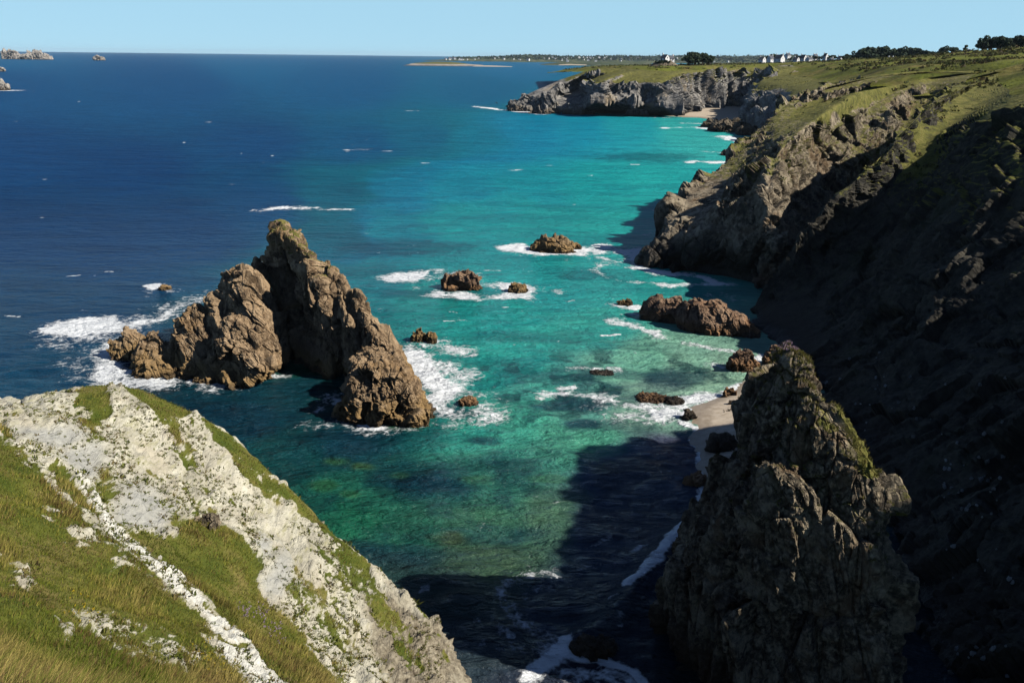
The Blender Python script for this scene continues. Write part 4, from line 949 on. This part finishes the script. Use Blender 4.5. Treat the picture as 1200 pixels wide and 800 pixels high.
# angle rows that match even steps on the photograph below the horizon
rows = np.linspace(400+FPX*math.tan(R(39)-PITCH), 66.2, 900)
an = np.concatenate([np.linspace(R(66), R(39), 110)[:-1], PITCH+np.arctan((rows-400)/FPX)])
an = an[an > 0.0008]
an = an[an > 0.00155]; r = H/np.tan(an); r = np.append(r, 26500.0)
az = np.linspace(R(-58), R(58), 1500)
A_, B_ = np.meshgrid(r, az, indexing='ij')
X = A_*np.sin(B_); Y = A_*np.cos(B_); Q = np.stack([X, Y, 0*X], -1)
uu, vv, ww = proj(Q)
Pn = np.stack([X/14, Y/14, 0*X], -1)
lod = 1/(1+A_/120)
wu = fbm(Pn, 4); wv = fbm(Pn+50, 4)
ug = uu+45*wu*np.clip(120/A_, 0.15, 1); vg = vv+26*wv*np.clip(120/A_, 0.04, 1)
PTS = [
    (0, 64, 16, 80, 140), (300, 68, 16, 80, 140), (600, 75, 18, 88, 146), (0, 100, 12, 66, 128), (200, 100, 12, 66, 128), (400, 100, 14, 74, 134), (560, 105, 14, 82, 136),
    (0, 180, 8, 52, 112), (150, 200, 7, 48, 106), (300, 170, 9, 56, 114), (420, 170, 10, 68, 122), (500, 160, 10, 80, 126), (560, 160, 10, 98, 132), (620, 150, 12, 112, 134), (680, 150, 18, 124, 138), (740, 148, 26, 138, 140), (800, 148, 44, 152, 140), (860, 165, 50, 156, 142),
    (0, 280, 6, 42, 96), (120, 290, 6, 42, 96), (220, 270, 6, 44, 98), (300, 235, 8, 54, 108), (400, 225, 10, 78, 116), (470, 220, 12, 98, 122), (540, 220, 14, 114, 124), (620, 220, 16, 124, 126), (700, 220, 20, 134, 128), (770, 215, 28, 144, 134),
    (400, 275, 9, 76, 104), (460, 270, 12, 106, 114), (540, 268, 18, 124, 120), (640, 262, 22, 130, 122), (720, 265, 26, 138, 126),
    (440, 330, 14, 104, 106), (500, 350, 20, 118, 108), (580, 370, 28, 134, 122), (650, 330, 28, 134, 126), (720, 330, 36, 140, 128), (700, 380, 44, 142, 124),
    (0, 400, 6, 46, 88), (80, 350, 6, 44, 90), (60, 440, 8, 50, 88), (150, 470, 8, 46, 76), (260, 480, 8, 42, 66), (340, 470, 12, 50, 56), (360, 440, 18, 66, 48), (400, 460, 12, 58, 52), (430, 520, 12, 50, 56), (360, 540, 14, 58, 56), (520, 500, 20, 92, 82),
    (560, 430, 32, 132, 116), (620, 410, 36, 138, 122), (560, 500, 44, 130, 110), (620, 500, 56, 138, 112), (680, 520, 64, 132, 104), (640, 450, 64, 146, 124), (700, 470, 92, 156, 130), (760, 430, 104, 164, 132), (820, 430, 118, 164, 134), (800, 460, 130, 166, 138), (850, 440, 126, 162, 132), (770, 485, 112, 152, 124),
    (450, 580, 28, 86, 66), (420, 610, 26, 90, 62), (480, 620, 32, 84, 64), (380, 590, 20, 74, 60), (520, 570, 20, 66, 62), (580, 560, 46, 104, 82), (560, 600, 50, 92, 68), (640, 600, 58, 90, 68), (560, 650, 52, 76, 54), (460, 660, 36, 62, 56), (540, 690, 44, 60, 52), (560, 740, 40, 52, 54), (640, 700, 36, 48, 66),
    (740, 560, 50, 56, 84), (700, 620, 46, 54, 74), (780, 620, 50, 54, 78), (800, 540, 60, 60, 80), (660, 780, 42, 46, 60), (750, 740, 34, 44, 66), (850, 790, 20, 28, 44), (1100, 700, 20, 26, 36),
]
PT = np.array(PTS, float); CL = lin(PT[:, 2:])
Cs = np.zeros((X.size, 3), np.float32); Ws = np.zeros(X.size, np.float32)
fu, fv = np.clip(ug, -200, 1250).ravel().astype(np.float32), np.clip(vg, 60, 860).ravel().astype(np.float32)
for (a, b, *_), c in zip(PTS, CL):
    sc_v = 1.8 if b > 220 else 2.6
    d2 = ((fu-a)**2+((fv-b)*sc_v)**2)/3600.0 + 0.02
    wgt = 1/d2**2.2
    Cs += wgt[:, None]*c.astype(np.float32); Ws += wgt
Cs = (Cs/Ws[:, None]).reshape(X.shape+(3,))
bl_ = smooth(1.3, 2.2, Cs[..., 2]/np.maximum(Cs[..., 1], 1e-4))[..., None]
Cs = Cs*(1+bl_*np.array([0.0, 0.12, -0.25]))
Cs = Cs*(1+(1-bl_)*np.array([0.12, 0.06, 0.18]))
# weed beds and sunken reefs
WEED = [(480, 290, 75, 8, .55), (420, 318, 60, 7, .35), (510, 345, 90, 7, .5), (757, 184, 60, 5, .5), (690, 322, 40, 6, .35), (640, 440, 60, 12, .6), (600, 455, 40, 8, .3), (668, 470, 52, 11, .85), (790, 442, 36, 9, .75), (770, 452, 40, 6, .55), (740, 440, 50, 6, .6), (700, 455, 40, 8, .5),
        (684, 497, 18, 7, .85), (562, 516, 22, 6, .7), (500, 560, 70, 16, .6), (560, 545, 60, 9, .35), (450, 545, 60, 10, .4), (740, 500, 40, 8, .4), (720, 470, 50, 8, .35), (250, 490, 120, 14, .4), (420, 520, 90, 18, .45), (415, 640, 50, 10, .5), (470, 650, 60, 14, .45), (565, 625, 70, 10, .4), (760, 465, 36, 5, .6), (650, 395, 60, 8, .3), (600, 395, 40, 6, .3), (520, 480, 24, 7, .5), (540, 483, 20, 5, .6)]
pn = fbm(np.stack([X/5, Y/6, 0*X], -1), 5)+0.6*fbm(np.stack([X/1.6, Y/2.4, 0*X+7], -1), 4)
for a, b, ru, rv, s in WEED:
    e = ((uu-a)/ru)**2+((vv-b)/rv)**2
    m = s*smooth(0.15, 0.75, np.exp(-e*0.8)+0.5*pn*np.exp(-e*0.25))
    Cs = Cs*(1-m[..., None])+np.array(lin((12, 44, 62)))*m[..., None]
wz = poly_mask(uu, vv, [(540, 425), (640, 415), (740, 405), (850, 425), (868, 445), (815, 480), (740, 505), (620, 500), (560, 470)], 14)
wn = fbm(np.stack([X/3.2, Y/4.2, 0*X+31], -1), 5)
m = 0.72*wz*smooth(0.10, 0.34, wn)
Cs = Cs*(1-m[..., None])+np.array(lin((18, 56, 60)))*m[..., None]
wz = poly_mask(uu, vv, [(300, 470), (520, 500), (640, 545), (620, 640), (480, 660), (330, 560)], 20)
m = 0.5*wz*smooth(0.12, 0.42, fbm(np.stack([X/4.5, Y/6.0, 0*X+61], -1), 5))
Cs = Cs*(1-m[..., None])+np.array(lin((10, 42, 56)))*m[..., None]
GREEN = [(425, 545, 20, 7, (70, 96, 34)), (395, 540, 22, 6, (52, 88, 34)), (380, 570, 20, 8, (44, 84, 40)), (525, 630, 26, 9, (74, 78, 42)), (560, 560, 24, 6, (50, 92, 50)), (470, 555, 18, 6, (44, 84, 44)), (410, 580, 16, 6, (40, 84, 46)), (640, 560, 30, 6, (54, 88, 54)), (470, 500, 26, 5, (70, 90, 46))]
for a, b, ru, rv, c in GREEN:
    m = 0.5*smooth(0.2, 0.85, np.exp(-(((uu-a)/ru)**2+((vv-b)/rv)**2))+0.45*pn*np.exp(-0.3*(((uu-a)/ru)**2+((vv-b)/rv)**2)))
    Cs = Cs*(1-m[..., None])+np.array(lin(c))*m[..., None]
# foam
foam = np.zeros_like(X)
def stroke(px, wm, s):
    global foam
    pl = [pz(a, b)[:2] for a, b in px]
    xs = [p[0] for p in pl]; ys = [p[1] for p in pl]; pad = wm*5+4
    m = (X > min(xs)-pad) & (X < max(xs)+pad) & (Y > min(ys)-pad) & (Y < max(ys)+pad)
    if not m.any(): return
    wx = X[m]+wm*0.9*fbm(np.stack([X[m]/(wm*2.2+0.8), Y[m]/(wm*2.2+0.8), 0*X[m]], -1), 3)
    wy = Y[m]+wm*0.9*fbm(np.stack([X[m]/(wm*2.2+0.8), Y[m]/(wm*2.2+0.8), 0*X[m]+9], -1), 3)
    if len(pl) == 1: d = np.hypot(wx-pl[0][0], wy-pl[0][1])
    else: d, _ = seg_dist(wx, wy, pl)
    foam[m] = np.maximum(foam[m], s*np.exp(-(d/wm)**2*0.7))
STROKES = [
    ([(92, 386), (150, 377), (200, 360), (246, 346)], 4.2, .95), ([(110, 395), (170, 372), (230, 352)], 7, .55), ([(128, 405), (122, 432), (150, 446), (205, 446)], 2.6, .75), ([(225, 446), (290, 442), (325, 438)], 1.8, .65), ([(186, 412), (205, 418), (232, 432)], 1.6, .95), ([(240, 455), (280, 448)], 2.2, .5), ([(90, 420), (120, 445), (160, 455)], 4, .45),
    ([(484, 414), (500, 430), (515, 448), (530, 457), (522, 466)], 2.2, 1.0), ([(486, 405), (512, 404), (535, 412)], 3.2, .6), ([(505, 470), (545, 484), (575, 480)], 3, .55), ([(495, 425), (540, 440)], 4, .6), ([(520, 465), (560, 462)], 2, .5),
    ([(384, 426), (402, 430)], 1.0, .95), ([(388, 434), (404, 436)], 0.7, .85), ([(424, 497), (446, 501)], 0.8, .95), ([(350, 502), (400, 494), (440, 505)], 2.4, .42), ([(398, 484), (402, 470)], .9, .8), ([(452, 505), (505, 498)], 1.1, .5), ([(390, 465), (380, 480)], 2, .45),
    ([(490, 324), (530, 326), (560, 332), (612, 340)], 4.6, 1.0), ([(505, 318), (540, 320)], 2.5, .6), ([(520, 344), (560, 346), (612, 346)], 2.6, .8), ([(480, 322), (500, 318)], 2.5, .6), ([(700, 300), (730, 306), (760, 312)], 3, .6),
    ([(604, 288), (640, 296), (672, 295), (710, 291)], 3.6, 1.0), ([(700, 291), (745, 294), (760, 302)], 4.4, .85), ([(720, 302), (752, 306)], 4, .6), ([(700, 300), (696, 316), (720, 330)], 1.4, .45),
    ([(748, 312), (770, 320), (810, 322), (850, 332)], 2.2, .75), ([(752, 330), (790, 334), (830, 332)], 2.2, .8), ([(840, 345), (870, 350)], 3, .5),
    ([(716, 356), (742, 360)], 1.8, .9), ([(716, 374), (742, 380), (772, 394)], 1.6, .7), ([(724, 366), (745, 370)], 1.5, .5),
    ([(672, 432), (720, 433)], 1.2, .55), ([(636, 460), (670, 458), (712, 468)], 1.6, .62), ([(655, 455), (670, 453)], .9, .8), ([(810, 402), (856, 412), (890, 420)], 1.4, .55), ([(835, 428), (892, 436)], 1.6, .6),
    ([(792, 468), (830, 464), (856, 466), (876, 450)], 1.8, .95), ([(740, 476), (790, 476), (830, 472)], 2.6, .62), ([(770, 484), (812, 484)], 1.6, .8), ([(730, 486), (790, 492)], 2.0, .5), ([(806, 496), (816, 506), (820, 524)], .8, 1.0), ([(884, 424), (898, 416)], 1, .8), ([(690, 470), (740, 476)], 2, .4),
    ([(820, 522), (822, 545), (826, 556)], .55, .9), ([(822, 570), (818, 594), (800, 618), (785, 638)], .4, .85), ([(792, 632), (772, 658), (748, 682), (732, 692)], .5, 1.1), ([(800, 622), (786, 634)], .5, .9),
    ([(588, 690), (604, 676), (640, 672), (668, 676)], 1.1, .44), ([(588, 690), (594, 712), (612, 730), (650, 742), (668, 750)], 1.1, .46), ([(604, 700), (640, 694), (690, 690)], 1.4, .33), ([(580, 700), (590, 730), (620, 750)], 1.6, .34), ([(690, 640), (712, 630)], .4, .6), ([(740, 646), (756, 640)], .4, .55), ([(616, 792), (640, 772), (664, 752)], .75, 1.0), ([(664, 762), (700, 768), (735, 780), (760, 800)], .45, .95), ([(590, 680), (620, 666), (690, 668)], 1.6, .35), ([(842, 764), (888, 762)], .5, .7), ([(720, 706), (728, 720), (722, 735)], .7, .38), ([(600, 760), (640, 760)], 2, .4), ([(680, 790), (740, 798)], 1.2, .6),
    ([(312, 247), (338, 244), (366, 243)], 3.6, .92), ([(370, 245), (408, 245)], 2.2, .6), ([(180, 335), (204, 340)], 1.6, .9), ([(170, 345), (215, 348)], 3, .45),
    ([(560, 125), (598, 130), (640, 134)], 4.5, 1.0), ([(640, 134), (700, 136), (790, 138)], 2.5, .5), ([(782, 150), (812, 149), (838, 152)], 5, .75), ([(850, 160), (892, 168)], 7, .8), ([(815, 190), (862, 190), (880, 186)], 5, .85), ([(838, 178), (880, 180)], 4, .8), ([(772, 248), (800, 252)], 3, .75), ([(760, 275), (785, 268)], 2, .5), ([(800, 144), (845, 146)], 3, .6), ([(822, 228), (842, 222)], 3, .6),
    ([(4, 106), (30, 106.5)], 8, .95), ([(410, 176), (428, 175)], 3, .8), ([(596, 200), (606, 199)], 2.0, .7), ([(476, 130), (486, 130)], 4, .6),
]
for px, wm, s in STROKES: stroke(px, wm, s)
foam *= np.where(A_ > 140, np.clip(0.95+1.3*fbm(np.stack([X/5, Y/9, 0*X+4], -1), 3), 0.5, 1.3), 1.0)
# loose foam flecks drifting in the cove
fl_ = smooth(0.30, 0.62, fbm(np.stack([X/3.0, Y/7.0, 0*X+3], -1), 4))*poly_mask(uu, vv, [(340, 480), (470, 560), (600, 660), (700, 690), (640, 800), (540, 800), (380, 640), (560, 640), (430, 540)], 30)
foam = np.maximum(foam, 0.42*fl_)
fl2_ = smooth(0.38, 0.62, fbm(np.stack([X/2.2, Y/5.0, 0*X+13], -1), 4))*smooth(250, 300, vv)*(uu > 430)*(uu < 900)
foam = np.maximum(foam, 0.34*fl2_)
# whitecaps further out
wc = 0
rs = np.random.default_rng(5)
for _ in range(130):
    u = rs.uniform(-50, 900); v = 76+rs.random()**1.6*330
    p = pz(u, v); 
    if p[1] > 2200 or p[1] < 110: continue
    L = rs.uniform(0.3, 1.3)*(1+p[1]/600)
    q0 = (p[0]-L, p[1]+rs.normal(0, 0.3)); q1 = (p[0]+L, p[1]+rs.normal(0, 0.3)); wm = rs.uniform(0.15, 0.34)*(1+p[1]/320)
    pad = wm*4
    m = (X > q0[0]-pad) & (X < q1[0]+pad) & (Y > min(q0[1], q1[1])-pad*2) & (Y < max(q0[1], q1[1])+pad*2)
    if m.any():
        d, _ = seg_dist(X[m], Y[m], [q0, q1]); foam[m] = np.maximum(foam[m], rs.uniform(0.45, 0.9)*np.exp(-(d/wm)**2))
# swell and wind waves (longer than the local mesh step)
step = A_*0.0013+np.abs(np.gradient(r))[:, None]
for k in range(20):
    L = 1.4*1.13**k; th = R(100)+rs.normal(0, 0.7); a = 0.011*L**0.75
    kx, ky = math.cos(th)*2*math.pi/L, math.sin(th)*2*math.pi/L
    Q[..., 2] += a*np.sin(X*kx+Y*ky+rs.uniform(0, 6.28)+0.8*wu)*smooth(2.0, 4.5, L/step)
Q[..., 2] *= 0.75*(1-smooth(80, 190, A_))
Q[..., 2] -= 0.05
# the breaker running in beside the pinnacle
d, sd_ = seg_dist(X, Y, [pz(a, b)[:2] for a, b in [(830, 600), (790, 634), (748, 682), (722, 720), (690, 745)]])
Q[..., 2] += 0.75*np.exp(-(d/1.2)**2)*np.where(sd_ > 0, 1, 1)
Q[..., 2] += 0.10*np.clip(foam, 0, 1)*fbm(np.stack([X/0.7, Y/0.7, 0*X], -1), 3)*(A_ < 200)
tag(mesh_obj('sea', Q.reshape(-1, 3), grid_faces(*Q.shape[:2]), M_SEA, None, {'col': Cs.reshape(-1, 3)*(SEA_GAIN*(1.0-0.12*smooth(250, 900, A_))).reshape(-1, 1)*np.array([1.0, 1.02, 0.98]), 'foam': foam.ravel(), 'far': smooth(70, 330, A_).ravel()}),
    'turquoise and deep blue sea with surf around the rocks', 'sea', kind='structure')

# ================================================================== HOUSES AND TREES BEHIND THE CLIFF TOPS
def box(x0, x1, y0, y1, z0, z1):
    V = [(x, y, z) for z in (z0, z1) for y in (y0, y1) for x in (x0, x1)]
    return V, [(0, 2, 3, 1), (4, 5, 7, 6), (0, 1, 5, 4), (2, 6, 7, 3), (0, 4, 6, 2), (1, 3, 7, 5)]
def mb(parts):
    V, F = [], []
    for v, f in parts: F += [tuple(i+len(V) for i in q) for q in f]; V += v
    return V, F
def pmesh(name, V, F, mat, parent):
    me = bpy.data.meshes.new(name); me.from_pydata(V, [], F); me.materials.append(mat); me.update()
    o = bpy.data.objects.new(name, me); COL.objects.link(o); o.parent = parent; return o
def house(label, loc, rz, w=9, d=7, h=3.2, rh=3.6, wall=None, chim=1, group=None):
    t = bpy.data.objects.new('house', None); COL.objects.link(t); t.location = loc; t.rotation_euler = (0, 0, rz)
    tag(t, label, 'house', group); t.empty_display_size = 1
    # ridge along x, gables at the x ends
    V = [(-w/2, -d/2, -2), (w/2, -d/2, -2), (w/2, d/2, -2), (-w/2, d/2, -2), (-w/2, -d/2, h), (w/2, -d/2, h), (w/2, d/2, h), (-w/2, d/2, h), (-w/2, 0, h+rh), (w/2, 0, h+rh)]
    pmesh('wall', V, [(0, 1, 5, 4), (2, 3, 7, 6), (1, 2, 6, 9, 5), (3, 0, 4, 8, 7)], wall or M_WALL, t)
    e = 0.25; sl = rh/(d/2)
    rf = []
    for s in (-1, 1):
        a = [(-w/2+0.12, s*(d/2+e), h-e*sl+0.05), (w/2-0.12, s*(d/2+e), h-e*sl+0.05), (w/2-0.12, 0, h+rh+0.05), (-w/2+0.12, 0, h+rh+0.05)]
        b = [(x, y, z+0.18) for x, y, z in a]
        rf.append((a+b, [(0, 1, 2, 3), (4, 5, 6, 7), (0, 1, 5, 4), (1, 2, 6, 5), (2, 3, 7, 6), (3, 0, 4, 7)]))
    ro = pmesh('roof', *mb(rf), M_ROOF, t)
    for s in ((-1, 1) if chim == 2 else (1,)):
        pmesh('chimney', *box(s*(w/2-0.5)-0.45, s*(w/2-0.5)+0.45, -0.4, 0.4, h+rh-0.6, h+rh+1.3), wall or M_WALL, ro)
    for x in (-w*0.3, 0.28*w):
        for s in (-1, 1):
            pmesh('window', *box(x-0.5, x+0.5, s*d/2-0.03, s*d/2+0.03, 0.9, 2.2), M_WIN, t)
    for s in (-1, 1):
        pmesh('window', *box(s*w/2-0.03, s*w/2+0.03, -0.45, 0.45, h-0.3, h+1.0), M_WIN, t)
    pmesh('door', *box(-0.1, 0.8, -d/2-0.05, -d/2+0.02, 0.0, 2.1), M_ROOF, t)
    return t
HS = [  # pixel u, v of the foot, distance, turn, width, depth, wall height, roof, label
    (913, 72.5, 1080, 127, 12, 9.5, 4.0, 5.2, 'white house with the biggest bright gable of the village'),
    (893, 72.5, 1080, 127, 8, 7, 3.0, 3.4, 'small white house left of the biggest bright gable'),
    (903, 71.5, 1120, 37, 9, 7, 3.2, 4.0, 'dark roofed house between the two leftmost village gables'),
    (923, 67.5, 1300, 37, 9, 7, 3.4, 3.6, 'white house standing up the slope behind the biggest gable'),
    (933, 72.5, 1080, 127, 7, 6, 3.0, 3.0, 'low white house right of the biggest bright gable'),
    (941, 71.5, 1100, 127, 8, 7, 3.6, 4.6, 'tall white gable in the middle of the village'),
    (948, 73, 1070, 37, 10, 7, 3.6, 3.4, 'wide pale house at the front of the village'),
    (955, 69, 1250, 37, 9, 7, 3.4, 3.6, 'dark roofed house above the wide pale one'),
    (967, 69.5, 1180, 127, 6, 6, 4.0, 4.4, 'narrow white gable right of the village middle'),
    (974, 73, 1070, 37, 7, 6, 3.0, 2.6, 'low pale house at the right end of the village front'),
    (984, 72, 1080, 127, 6, 6, 3.6, 3.4, 'pale gable just before the dark wood begins'),
    (1042, 70.5, 980, 127, 3.2, 3, 2.0, 1.6, 'left one of two tiny white sheds before the dark wood'),
    (1047, 71, 975, 127, 3.6, 3, 2.2, 1.8, 'right one of two tiny white sheds before the dark wood'),
    (1078, 70, 1100, 127, 5, 5, 3.0, 3.0, 'small white house in the gap of the dark wood'),
    (1118, 68.6, 930, 37, 8, 7, 3.4, 3.2, 'grey house between the round trees at right'),
    (1134.5, 66, 880, 127, 4, 3.6, 4.6, 2.6, 'narrow white gable right of the pointed tree'),
]
for u, v, Yd, rz, w_, d_, h_, rh_, lab in HS:
    p = pY(u, v, Yd); z = min(p[2], float(ZP(p[0], p[1]))+1.5)
    house(lab, (p[0], p[1], p[2]), R(rz), w_*0.82, d_*0.82, h_*0.82, rh_*0.82, M_GREYWALL if 'grey' in lab else None, 2 if w_ > 8.5 else 1)
# the cottage on the mound of the far headland
pm = pY(779, 74, 800)
mound_r = 14
th = np.linspace(0, 6.283, 60, endpoint=False); rr_ = np.linspace(1, 0.02, 24)
Gm = np.stack([pm[0]+rr_[:, None]*np.cos(th)*13, pm[1]+rr_[:, None]*np.sin(th)*16, pm[2]-2.5+6.0*(1-rr_[:, None]**1.3)+0*th], -1)
Gm = Gm+np.array([0, 0, 1])*(1.4*fbm(Gm/4, 4))[..., None]
tag(mesh_obj('mound', Gm.reshape(-1, 3), grid_faces(24, 60, True), M_CLIFF, None, {'grass': np.full(Gm.size//3, 0.35)}), kind='structure', label='dark bushy mound on the far headland', cat='mound')
house('white cottage on the dark mound of the far headland', pY(779, 71.5, 795), R(127), 6, 5, 2.2, 2.8)
house('second smaller cottage on the dark mound of the far headland', pY(786, 71.5, 800), R(20), 5, 4, 1.9, 2.2)

# trees: trunk and limbs, crown of many leaf clumps
def tree_mesh(seed, wd, ht, n=420, flat=0.75, pointed=False):
    rs = np.random.default_rng(seed)
    k = rs.integers(6, 10); cc = np.stack([rs.normal(0, wd*0.24, k), rs.normal(0, wd*0.24, k), rs.uniform(0.30, 0.84, k)*ht], -1)
    if pointed: cc[:, :2] *= (1.15-cc[:, 2:3]/ht)
    rad = rs.uniform(0.16, 0.27, k)*wd
    i = rs.integers(0, k, n); dv = rs.normal(0, 1, (n, 3)); dv /= np.linalg.norm(dv, axis=1, keepdims=True)
    P = cc[i]+dv*(rad[i]*rs.uniform(0.65, 1.08, n))[:, None]*np.array([1, 1, flat])
    s = wd*rs.uniform(0.045, 0.10, n)
    a = rs.normal(0, 1, (n, 3)); a /= np.linalg.norm(a, axis=1, keepdims=True)
    b = np.cross(a, dv); b /= np.maximum(np.linalg.norm(b, axis=1, keepdims=True), 1e-6); c = np.cross(b, dv)*0.7+dv*0.4
    V = np.stack([P-b*s[:, None], P+c*s[:, None]*1.2, P+b*s[:, None], P-c*s[:, None]*1.1], 1).reshape(-1, 3)
    F = np.arange(4*n).reshape(-1, 4)
    # trunk with limbs
    tv, tf = [], []
    def limb(p0, p1, r0, r1):
        d = np.array(p1)-np.array(p0); u = np.cross(d, [0.3, 1, 0.1]); u /= np.linalg.norm(u)+1e-9; v = np.cross(d, u); v /= np.linalg.norm(v)+1e-9
        b0 = sum(len(x) for x in tv)
        t8 = np.linspace(0, 6.283, 7)[:-1]
        ring = lambda p, r: [tuple(np.array(p)+r*(math.cos(t)*u+math.sin(t)*v)) for t in t8]
        tv.append(ring(p0, r0)+ring(p1, r1)); tf.extend([(b0+j, b0+(j+1) % 6, b0+6+(j+1) % 6, b0+6+j) for j in range(6)])
    limb((0, 0, -1.5), (0.1, 0, ht*0.4), wd*0.045, wd*0.032)
    for q in cc[:5]: limb((0.1, 0, ht*0.36), tuple(q), wd*0.024, wd*0.008)
    return (V, F), (np.array(sum(tv, [])), np.array(tf))
TM = []
for s, (wd, ht, pt) in enumerate([(9, 8, 0), (10, 9, 0), (8, 8.5, 0), (11, 8.5, 0), (6.5, 11, 1)]):
    (V, F), (tv, tf) = tree_mesh(40+s, wd, ht, pointed=bool(pt), n=520)
    c = mesh_obj('crown', V, F, M_LEAF, smooth_shade=False); t = mesh_obj('trunk', tv, tf, M_TRUNK)
    TM.append((c.data, t.data)); bpy.data.objects.remove(c); bpy.data.objects.remove(t)
def tree(u, v, Yd, k, s, label, group=None, sz=None):
    e = bpy.data.objects.new('tree', None); COL.objects.link(e); e.location = pY(u, v, Yd); e.rotation_euler = (0, 0, random.uniform(0, 6.28))
    e.scale = (s, s, s if sz is None else sz); tag(e, label, 'tree', group)
    for nm, d in (('trunk', TM[k][1]), ('crown', TM[k][0])):
        o = bpy.data.objects.new(nm, d); COL.objects.link(o); o.parent = e
    return e
gw = 'trees in the dark wood right of the village'
for j in range(42):
    u = random.uniform(992, 1076); f = (u-992)/84
    tree(u, 72.5-2.2*f, random.uniform(985, 1080), j % 4, random.uniform(1.1, 1.5)*(0.8 if u < 1000 else 1.12 if 1010 < u < 1060 else 1.0), 'dark tree in the long wood to the right of the village', gw)
for j in range(16):
    tree(random.uniform(1080, 1094), random.uniform(69.5, 70.5), random.uniform(960, 1000), j % 4, random.uniform(0.75, 1.0), 'dark tree in the short row left of the round tree', 'trees in the short row left of the round tree')
for (u, v, Yd, k, s, lab) in [(1104, 69, 940, 1, 1.35, 'round dark tree standing left of the grey house'), (1116, 67.5, 960, 3, 1.15, 'broad tree rising behind the grey house'), (1124, 67.5, 930, 0, 0.9, 'small tree between the grey house and the pointed tree'), (1130, 67, 900, 4, 1.15, 'pointed dark tree beside the narrow white gable')]:
    tree(u, v, Yd, k, s, lab)
for j in range(6): tree(random.uniform(1138, 1150), 65, random.uniform(880, 920), j % 4, 0.5, 'low bush in the dip left of the skyline wood', 'low bushes left of the skyline wood')
for j in range(60):
    u = random.uniform(1150, 1240)
    tree(u, 59.6-0.02*(u-1150), random.uniform(610, 700), j % 4, random.uniform(0.85, 1.15)*min(1.0, 0.7+(u-1150)/25), 'dark tree in the wood on the right skyline', 'trees in the wood on the right skyline')
for j in range(28):
    u = random.uniform(806, 833)
    tree(u, 75.5, random.uniform(800, 850), j % 4, random.uniform(0.9, 1.2)*(0.75 if u < 810 or u > 829 else 1), 'dark tree in the clump right of the cottage mound', 'trees in the clump right of the cottage mound')
for j in range(5):
    tree(770+j*3.3, 75.8, 780+random.uniform(-4, 4), j % 4, 0.42, 'dark bush on the cottage mound', 'bushes on the cottage mound')
for j in range(26):
    u = random.uniform(896, 990)
    tree(u, 71.5, random.uniform(1130, 1260), j % 4, random.uniform(0.6, 0.95), 'dark tree standing among the village houses', 'trees among the village houses')
# tiny houses of the far shore
me = None
VH = [(-5, -4, -3), (5, -4, -3), (5, 4, -3), (-5, 4, -3), (-5, -4, 4), (5, -4, 4), (5, 4, 4), (-5, 4, 4), (-5, 0, 8), (5, 0, 8)]
me = bpy.data.meshes.new('house'); me.from_pydata(VH, [], [(0, 1, 5, 4), (2, 3, 7, 6), (1, 2, 6, 9, 5), (3, 0, 4, 8, 7), (4, 5, 9, 8), (6, 7, 8, 9)]); me.materials.append(M_WALL); me.materials.append(M_ROOF); me.update()
for p in me.polygons[4:]: p.material_index = 1
FC = FCG.reshape(-1, 3)
fcu, fcv, fcw = proj(FC)
for j in range(70):
    u = random.choice([random.uniform(520, 560), random.uniform(575, 760), random.uniform(575, 880), random.uniform(655, 720)])
    m = np.where((np.abs(fcu-u) < 3) & (FC[:, 2] > 5))[0]
    if not len(m): continue
    p = FC[m[np.argsort(FC[m, 1])[random.randint(0, max(0, len(m)//3))]]]
    o = bpy.data.objects.new('house', me); COL.objects.link(o); o.location = (p[0], p[1], p[2]+1.0); o.rotation_euler = (0, 0, random.uniform(0, 3.1)); s = random.uniform(0.8, 1.9); o.scale = (s, s, s)
    tag(o, 'tiny white house on the far low coast', 'house', 'tiny white houses on the far low coast')
# trees of the far shore read as one mass
rs = np.random.default_rng(77); V_, F_ = [], []
ok = FC[(FC[:, 2] > 14)]
Pb = ok[rs.integers(0, len(ok), 9000)]; Pb = Pb+np.stack([rs.normal(0, 25, 9000), rs.normal(0, 25, 9000), rs.uniform(0, 7, 9000)], -1)
sz_ = rs.uniform(4, 9, 9000)[:, None]; a = rs.normal(0, 1, (9000, 3)); a /= np.linalg.norm(a, axis=1, keepdims=True); b = np.cross(a, rs.normal(0, 1, (9000, 3))); b /= np.linalg.norm(b, axis=1, keepdims=True)
V_ = np.stack([Pb-a*sz_, Pb-b*sz_, Pb+a*sz_, Pb+b*sz_], 1).reshape(-1, 3)
tag(mesh_obj('far_woods', V_, np.arange(36000).reshape(-1, 4), M_LEAF, smooth_shade=False), 'hazy woods spread along the far low coast', 'woods', kind='stuff')

# ================================================================== AIR
if HAZE > 0:
    k = NT('haze_air'); v = k.n('ShaderNodeVolumePrincipled'); v.inputs['Color'].default_value = (0.68, 0.86, 1.0, 1); v.inputs['Density'].default_value = HAZE
    v.inputs['Anisotropy'].default_value = 0.0
    k.l(v.outputs[0], k.out.inputs['Volume'])
    Vb, Fb = box(-27500, 27500, -500, 27500, -9, 90)
    hz = pmesh('haze', Vb, Fb, k.m, None); tag(hz, 'thin pale sea haze', 'haze', kind='stuff')
